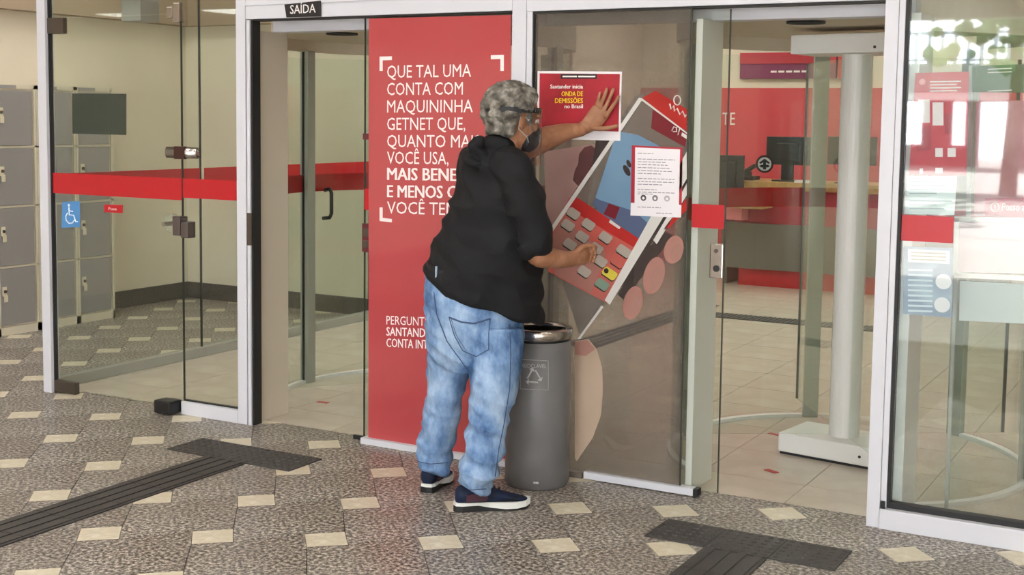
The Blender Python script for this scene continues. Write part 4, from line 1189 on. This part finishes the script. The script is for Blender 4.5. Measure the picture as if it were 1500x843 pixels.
# black shirt
def cloth(amp, f, zf, seed):
    def g(co, n_):
        p = Vector((co.x * f + seed, co.y * f, co.z * zf))
        a_ = noise.noise(p); b2 = noise.noise(p * 2.1 + Vector((3, 1, 7)))
        return amp * ((1 - abs(a_) * 2) * .6 + b2 * .5)
    return g
SHIRT = mat('black_cotton', '111114', .8, 0, .35, bump=.25, bscale=300)
sb = bmesh.new()
def sec(cx, py, hw, th, d=5.42, dz=0.0, dd=0.0):
    """a section of the shirt; dz tilts its right end down, dd turns it"""
    return (W(cx, py, d), RH * hw - UP * dz + FH * dd, FH * th)
loft_axes(sb, [sec(738, 204, .062, .066, 5.42, .012), sec(734, 214, .082, .082, 5.42, .02), sec(727, 226, .128, .105, 5.42, .02, -.04), sec(722, 244, .155, .135, 5.42, .02, -.07), sec(720, 275, .160, .155, 5.42, .015, -.07), sec(719, 310, .176, .165, 5.42, .012, -.05), sec(715, 345, .206, .178, 5.42, .01, -.03),
               sec(710, 380, .236, .190, 5.41, .02), sec(709, 405, .246, .192, 5.41, .04), sec(709, 428, .247, .188, 5.41, .062), sec(710, 445, .245, .180, 5.41, .080)], 36, 4)
loft(sb, [(W(742, 240, 5.30), .070, .080), (W(760, 262, 5.27), .080, .082), (W(771, 300, 5.245), .078, .076), (W(781, 335, 5.235), .068, .070), (W(786, 358, 5.238), .062, .062)], cap=True)
loft(sb, [(W(777, 352, 5.236), .066, .066), (W(787, 366, 5.24), .066, .062)], cap=False)        # rolled cuff
loft(sb, [(W(700, 238, 5.53), .085, .080), (W(722, 226, 5.58), .072, .07), (W(752, 218, 5.61), .066, .066)], ref=UP)
for pts in (((705, 205), (690, 222), (700, 238)), ((690, 214), (712, 232), (742, 240)), ((686, 232), (712, 252), (748, 254))):   # thick folds of the collar and hood
    loft(sb, [(W(u, v, 5.31 + .02 * i), .020, .018) for i, (u, v) in enumerate(pts)], ref=UP)
def shirt_d(co, n_):
    p = Vector((co.x * 5.5, co.y * 5.5, co.z * 9.0 + co.x * 4))
    a_ = noise.noise(p + Vector((5, 0, 0))); c_ = noise.noise(p * 2.3)
    return .016 * (1 - 2.4 * abs(a_)) + .004 * c_ - .004
solid('shirt', sb, .0065, SHIRT, man, 6, shirt_d)

# jeans
DENIM = bpy.data.materials.new('faded_shaded_denim'); DENIM.use_nodes = True
nt = DENIM.node_tree; N = nt.nodes; L = nt.links; B = N['Principled BSDF']; B.inputs['Roughness'].default_value = .85; B.inputs['Specular IOR Level'].default_value = .2
tc = N.new('ShaderNodeTexCoord')
n1 = N.new('ShaderNodeTexNoise'); n1.inputs['Scale'].default_value = 7; n1.inputs['Detail'].default_value = 6; n1.inputs['Roughness'].default_value = .65
mp = N.new('ShaderNodeMapping'); mp.inputs['Scale'].default_value = (1, 1, .55)
L.new(tc.outputs['Object'], mp.inputs['Vector']); L.new(mp.outputs['Vector'], n1.inputs['Vector'])
cr = N.new('ShaderNodeValToRGB'); e_ = cr.color_ramp.elements
e_[0].position = .37; e_[0].color = lin('425F88'); e_[1].position = .68; e_[1].color = lin('A2B9D4'); k_ = e_.new(.5); k_.color = lin('708DB3')  # real fading, plus darker shading painted in by the ramp's contrast
prev = n1.outputs['Fac']
for (pt, rad, amt) in ((W(705, 492, 5.22), .10, .26), (W(668, 440, 5.28), .13, .22), (W(705, 545, 5.2), .12, .12), (W(650, 560, 5.35), .11, -.16), (W(735, 430, 5.25), .10, -.10), (W(640, 470, 5.35), .08, -.14)):
    vm = N.new('ShaderNodeVectorMath'); vm.operation = 'DISTANCE'; vm.inputs[1].default_value = pt - Vector(MAN)
    L.new(tc.outputs['Object'], vm.inputs[0])
    mr = N.new('ShaderNodeMapRange'); mr.interpolation_type = 'SMOOTHSTEP'; mr.inputs['From Min'].default_value = 0; mr.inputs['From Max'].default_value = rad; mr.inputs['To Min'].default_value = amt; mr.inputs['To Max'].default_value = 0
    L.new(vm.outputs['Value'], mr.inputs['Value'])
    ad_ = N.new('ShaderNodeMath'); ad_.operation = 'ADD'; L.new(prev, ad_.inputs[0]); L.new(mr.outputs['Result'], ad_.inputs[1]); prev = ad_.outputs[0]
L.new(prev, cr.inputs['Fac']); L.new(cr.outputs['Color'], B.inputs['Base Color'])
n3_ = N.new('ShaderNodeTexNoise'); n3_.inputs['Scale'].default_value = 180; bp_ = N.new('ShaderNodeBump'); bp_.inputs['Strength'].default_value = .3; bp_.inputs['Distance'].default_value = .004
L.new(tc.outputs['Object'], n3_.inputs['Vector']); L.new(n3_.outputs['Fac'], bp_.inputs['Height']); L.new(bp_.outputs['Normal'], B.inputs['Normal'])
jb = bmesh.new()
loft_axes(jb, [sec(697, 408, .196, .150, 5.40, .055), sec(695, 425, .206, .160, 5.40, .055), sec(694, 455, .208, .168, 5.40, .03), sec(695, 490, .207, .165, 5.40, .015), sec(697, 520, .196, .14, 5.40), sec(700, 540, .16, .11, 5.40)], 32, 4)
loft(jb, [(W(728, 480, 5.34), .112, .125), (W(727, 520, 5.33), .110, .125), (W(724, 565, 5.31), .103, .115), (W(716, 612, 5.285), .082, .092), (W(709, 655, 5.265), .078, .085), (W(701, 690, 5.25), .077, .084), (W(694, 714, 5.245), .064, .076)], cap=False, n=28)
loft(jb, [(W(664, 480, 5.46), .112, .12), (W(660, 520, 5.46), .100, .118), (W(653, 570, 5.465), .080, .105), (W(646, 612, 5.475), .073, .09), (W(641, 645, 5.48), .072, .08), (W(637, 668, 5.48), .070, .078), (W(636, 680, 5.48), .064, .074), (W(634.5, 690, 5.475), .058, .066)], cap=False, n=28)
def jean_d(co, n_):
    z = co.z
    hz = 13 if z < .95 else 8
    p = Vector((co.x * 5 + 2, co.y * 5, z * hz + co.x * 5))
    a_ = noise.noise(p); b2 = noise.noise(p * 2.2 + Vector((4, 4, 1)))
    amp = .009 + .014 * max(0, min(1, (.45 - z) / .3))
    return amp * ((1 - 2.4 * abs(a_)) * .8 + b2 * .5) - .002
jn = solid('jeans', jb, .0060, DENIM, man, 6, jean_d)
# seams, pocket and belt laid on the denim
bvh = BVHTree.FromObject(jn, bpy.context.evaluated_depsgraph_get()) if False else None
bmj = bmesh.new(); bmj.from_mesh(jn.data); tree_j = BVHTree.FromBMesh(bmj)
def on_jeans(u, v, off=.002):
    r = ray(u, v).normalized(); h = tree_j.ray_cast(CAM, r)
    return None if h[0] is None else h[0] + h[1] * off
STITCH = mat('dark_denim_stitch', '3E5070', .8)
def seam(pts, r, name='seam', m=STITCH, n=7):
    q = []
    for a, b in zip(pts, pts[1:]): q += seg(a, b, n)
    q.append(pts[-1]); q = [on_jeans(u, v) for u, v in q]; q = [p for p in q if p is not None]
    if len(q) > 2: tube(name, q, r, m, jn, 5)
seam([(658, 465), (676, 472), (694, 474), (718, 467)], .0035, 'pocket_edge')
seam([(658, 465), (666, 492), (678, 514), (698, 523), (716, 512), (716, 490), (718, 467)], .0018, 'pocket_stitch')
seam([(661, 467), (669, 492), (681, 511)], .0012, 'pocket_stitch')
seam([(746, 476), (748, 520), (746, 570), (738, 620), (730, 660), (724, 705)], .0020, 'side_seam')
seam([(636, 428), (640, 460), (655, 500), (680, 535), (689, 548)], .0022, 'back_seam')
seam([(672, 714), (690, 718), (712, 717)], .0016, 'hem_stitch')
seam([(612, 676), (630, 680), (655, 678)], .0016, 'hem_stitch')
# belt and loop seen where the shirt rides up
bb = bmesh.new(); rows = []
for i in range(41):
    a = 2 * math.pi * i / 40
    c, A_, B_ = sec(697, 411, .201, .155, 5.40, .055)
    rows.append([bb.verts.new(c + A_ * math.cos(a) * f + B_ * math.sin(a) * f + UP * z) for f, z in ((1.0, -.018), (1.04, -.018), (1.04, .018), (1.0, .018))])
for A, B in zip(rows, rows[1:]):
    for k in range(4): bb.faces.new((A[k], A[(k + 1) % 4], B[(k + 1) % 4], B[k]))
bm_obj('belt', bb, mat('belt_black', '17161A', .5), man)
c, A_, B_ = sec(697, 411, .201, .155, 5.40, .055)
a_ = math.pi + .72
p_ = c + A_ * math.cos(a_) * 1.06 + B_ * math.sin(a_) * 1.06
tube('belt_loop', [p_ + UP * .026, p_, p_ - UP * .03], .0045, mat('loop_denim', '9FB4CC', .8), man, 6)

# trainers
UPPER = mat('navy_mesh_upper', '0E1220', .7, 0, .3, var=('16233F', '0C0D14'), scale=16)
MAROON = mat('maroon_patch', '43202E', .7)
MID = mat('white_midsole', 'DCDCD8', .5)
OUTS = mat('black_outsole', '141415', .6)
def trainer(heel, toe, label, lift=0.0, flip=1):
    h = Vector((heel.x, heel.y, 0)); t = Vector((toe.x, toe.y, 0)); x = (t - h).normalized(); y = UP.cross(x); Lg = (t - h).length
    def P(a, b, z): return h + x * (a * Lg) + y * b + UP * (z + lift * max(0, 1 - a * 1.6))
    r = bpy.data.objects.new('shoe', None); COL.objects.link(r); r.parent = man
    out = [(0, .0), (.02, .026), (.10, .036), (.3, .034), (.45, .033), (.65, .046), (.8, .047), (.92, .036), (.985, .016), (1, .0)]
    loop = [(a, b) for a, b in out] + [(a, -b * .94) for a, b in out[-2:0:-1]]
    def band(name, z0, z1, grow, m):
        bm = bmesh.new()
        A = [bm.verts.new(P(a, b * grow, z0(a))) for a, b in loop]; B = [bm.verts.new(P(a if .02 < a < .98 else a * 1.0, b * grow * .98, z1(a))) for a, b in loop]
        n_ = len(loop)
        for i in range(n_): bm.faces.new((A[i], A[(i + 1) % n_], B[(i + 1) % n_], B[i]))
        bm.faces.new(A[::-1]); bm.faces.new(B)
        bmesh.ops.triangulate(bm, faces=[f for f in bm.faces if len(f.verts) > 4])
        return bm_obj(name, bm, m, man)
    ks = lambda a: .012 * max(0, (a - .8) / .2) ** 2
    o1 = band('outsole', lambda a: .0 + ks(a), lambda a: (.026 if a < .35 else max(.008, .026 - (a - .35) * .11)) + ks(a), 1.03, OUTS)
    o2 = band('midsole', lambda a: (.024 if a < .35 else max(.008, .026 - (a - .35) * .11)) + ks(a), lambda a: .040 - .008 * a + ks(a), 1.0, MID)
    bm = bmesh.new(); S2 = []
    for a, hw, z in ((.02, .022, .086), (.06, .034, .106), (.16, .038, .110), (.28, .038, .106), (.38, .038, .107), (.48, .038, .096), (.60, .041, .078), (.75, .042, .060), (.88, .036, .050), (.97, .018, .040)):
        S2.append((a, hw, z))
    rings = []
    for a, hw, z in S2:
        rg = []
        for q in range(16):
            th = 2 * math.pi * q / 16; cx_, cz_ = math.cos(th), math.sin(th)
            zz = .030 + (z - .030) * (.5 + .5 * cz_) if cz_ > -1 else .030
            rg.append(bm.verts.new(P(a, hw * (abs(cx_) ** .75) * (1 if cx_ > 0 else -1), zz)))
        rings.append(rg)
    for A, B in zip(rings, rings[1:]):
        for q in range(16): bm.faces.new((A[q], A[(q + 1) % 16], B[(q + 1) % 16], B[q]))
    bm.faces.new(rings[0][::-1]); bm.faces.new(rings[-1])
    u = bm_obj('upper', bm, UPPER, man, True)
    m_ = u.modifiers.new('s', 'SUBSURF'); m_.levels = 1; m_.render_levels = 1
    bm = bmesh.new()
    for i, a in enumerate((.40, .46, .52, .58)):
        z = (.104, .100, .093, .084)[i]
        add_tube(bm, [P(a, -.024, z - .010), P(a + .01, 0, z + .003), P(a, .024, z - .010)], .003, 5)
    lc = bm_obj('laces', bm, mat('lace_dark', '1E2230', .7), man)
    pt = []
    for sgn in (-1, 1):
        bm = bmesh.new()
        A = [bm.verts.new(P(a, sgn * b, z)) for a, b, z in ((.14, .0385, .046), (.14, .0380, .074), (.30, .0375, .082), (.42, .0385, .062), (.40, .0400, .046))]
        bm.faces.new(A); g_ = bmesh.ops.extrude_face_region(bm, geom=bm.faces[:])
        bmesh.ops.translate(bm, vec=y * sgn * .003, verts=[v for v in g_['geom'] if isinstance(v, bmesh.types.BMVert)])
        pt.append(bm_obj('side_panel', bm, MAROON, man))
    for o in [o1, o2, u, lc] + pt: o.parent = r
    return r
trainer(fl(664, 749), fl(777, 742.5), 'right')
trainer(fl(624, 723), fl(657, 701), 'left', .0)
settle(man)
for c in man.children:
    if c.type == 'EMPTY' and c.name.startswith('shoe'): c.location = -Vector(MAN)
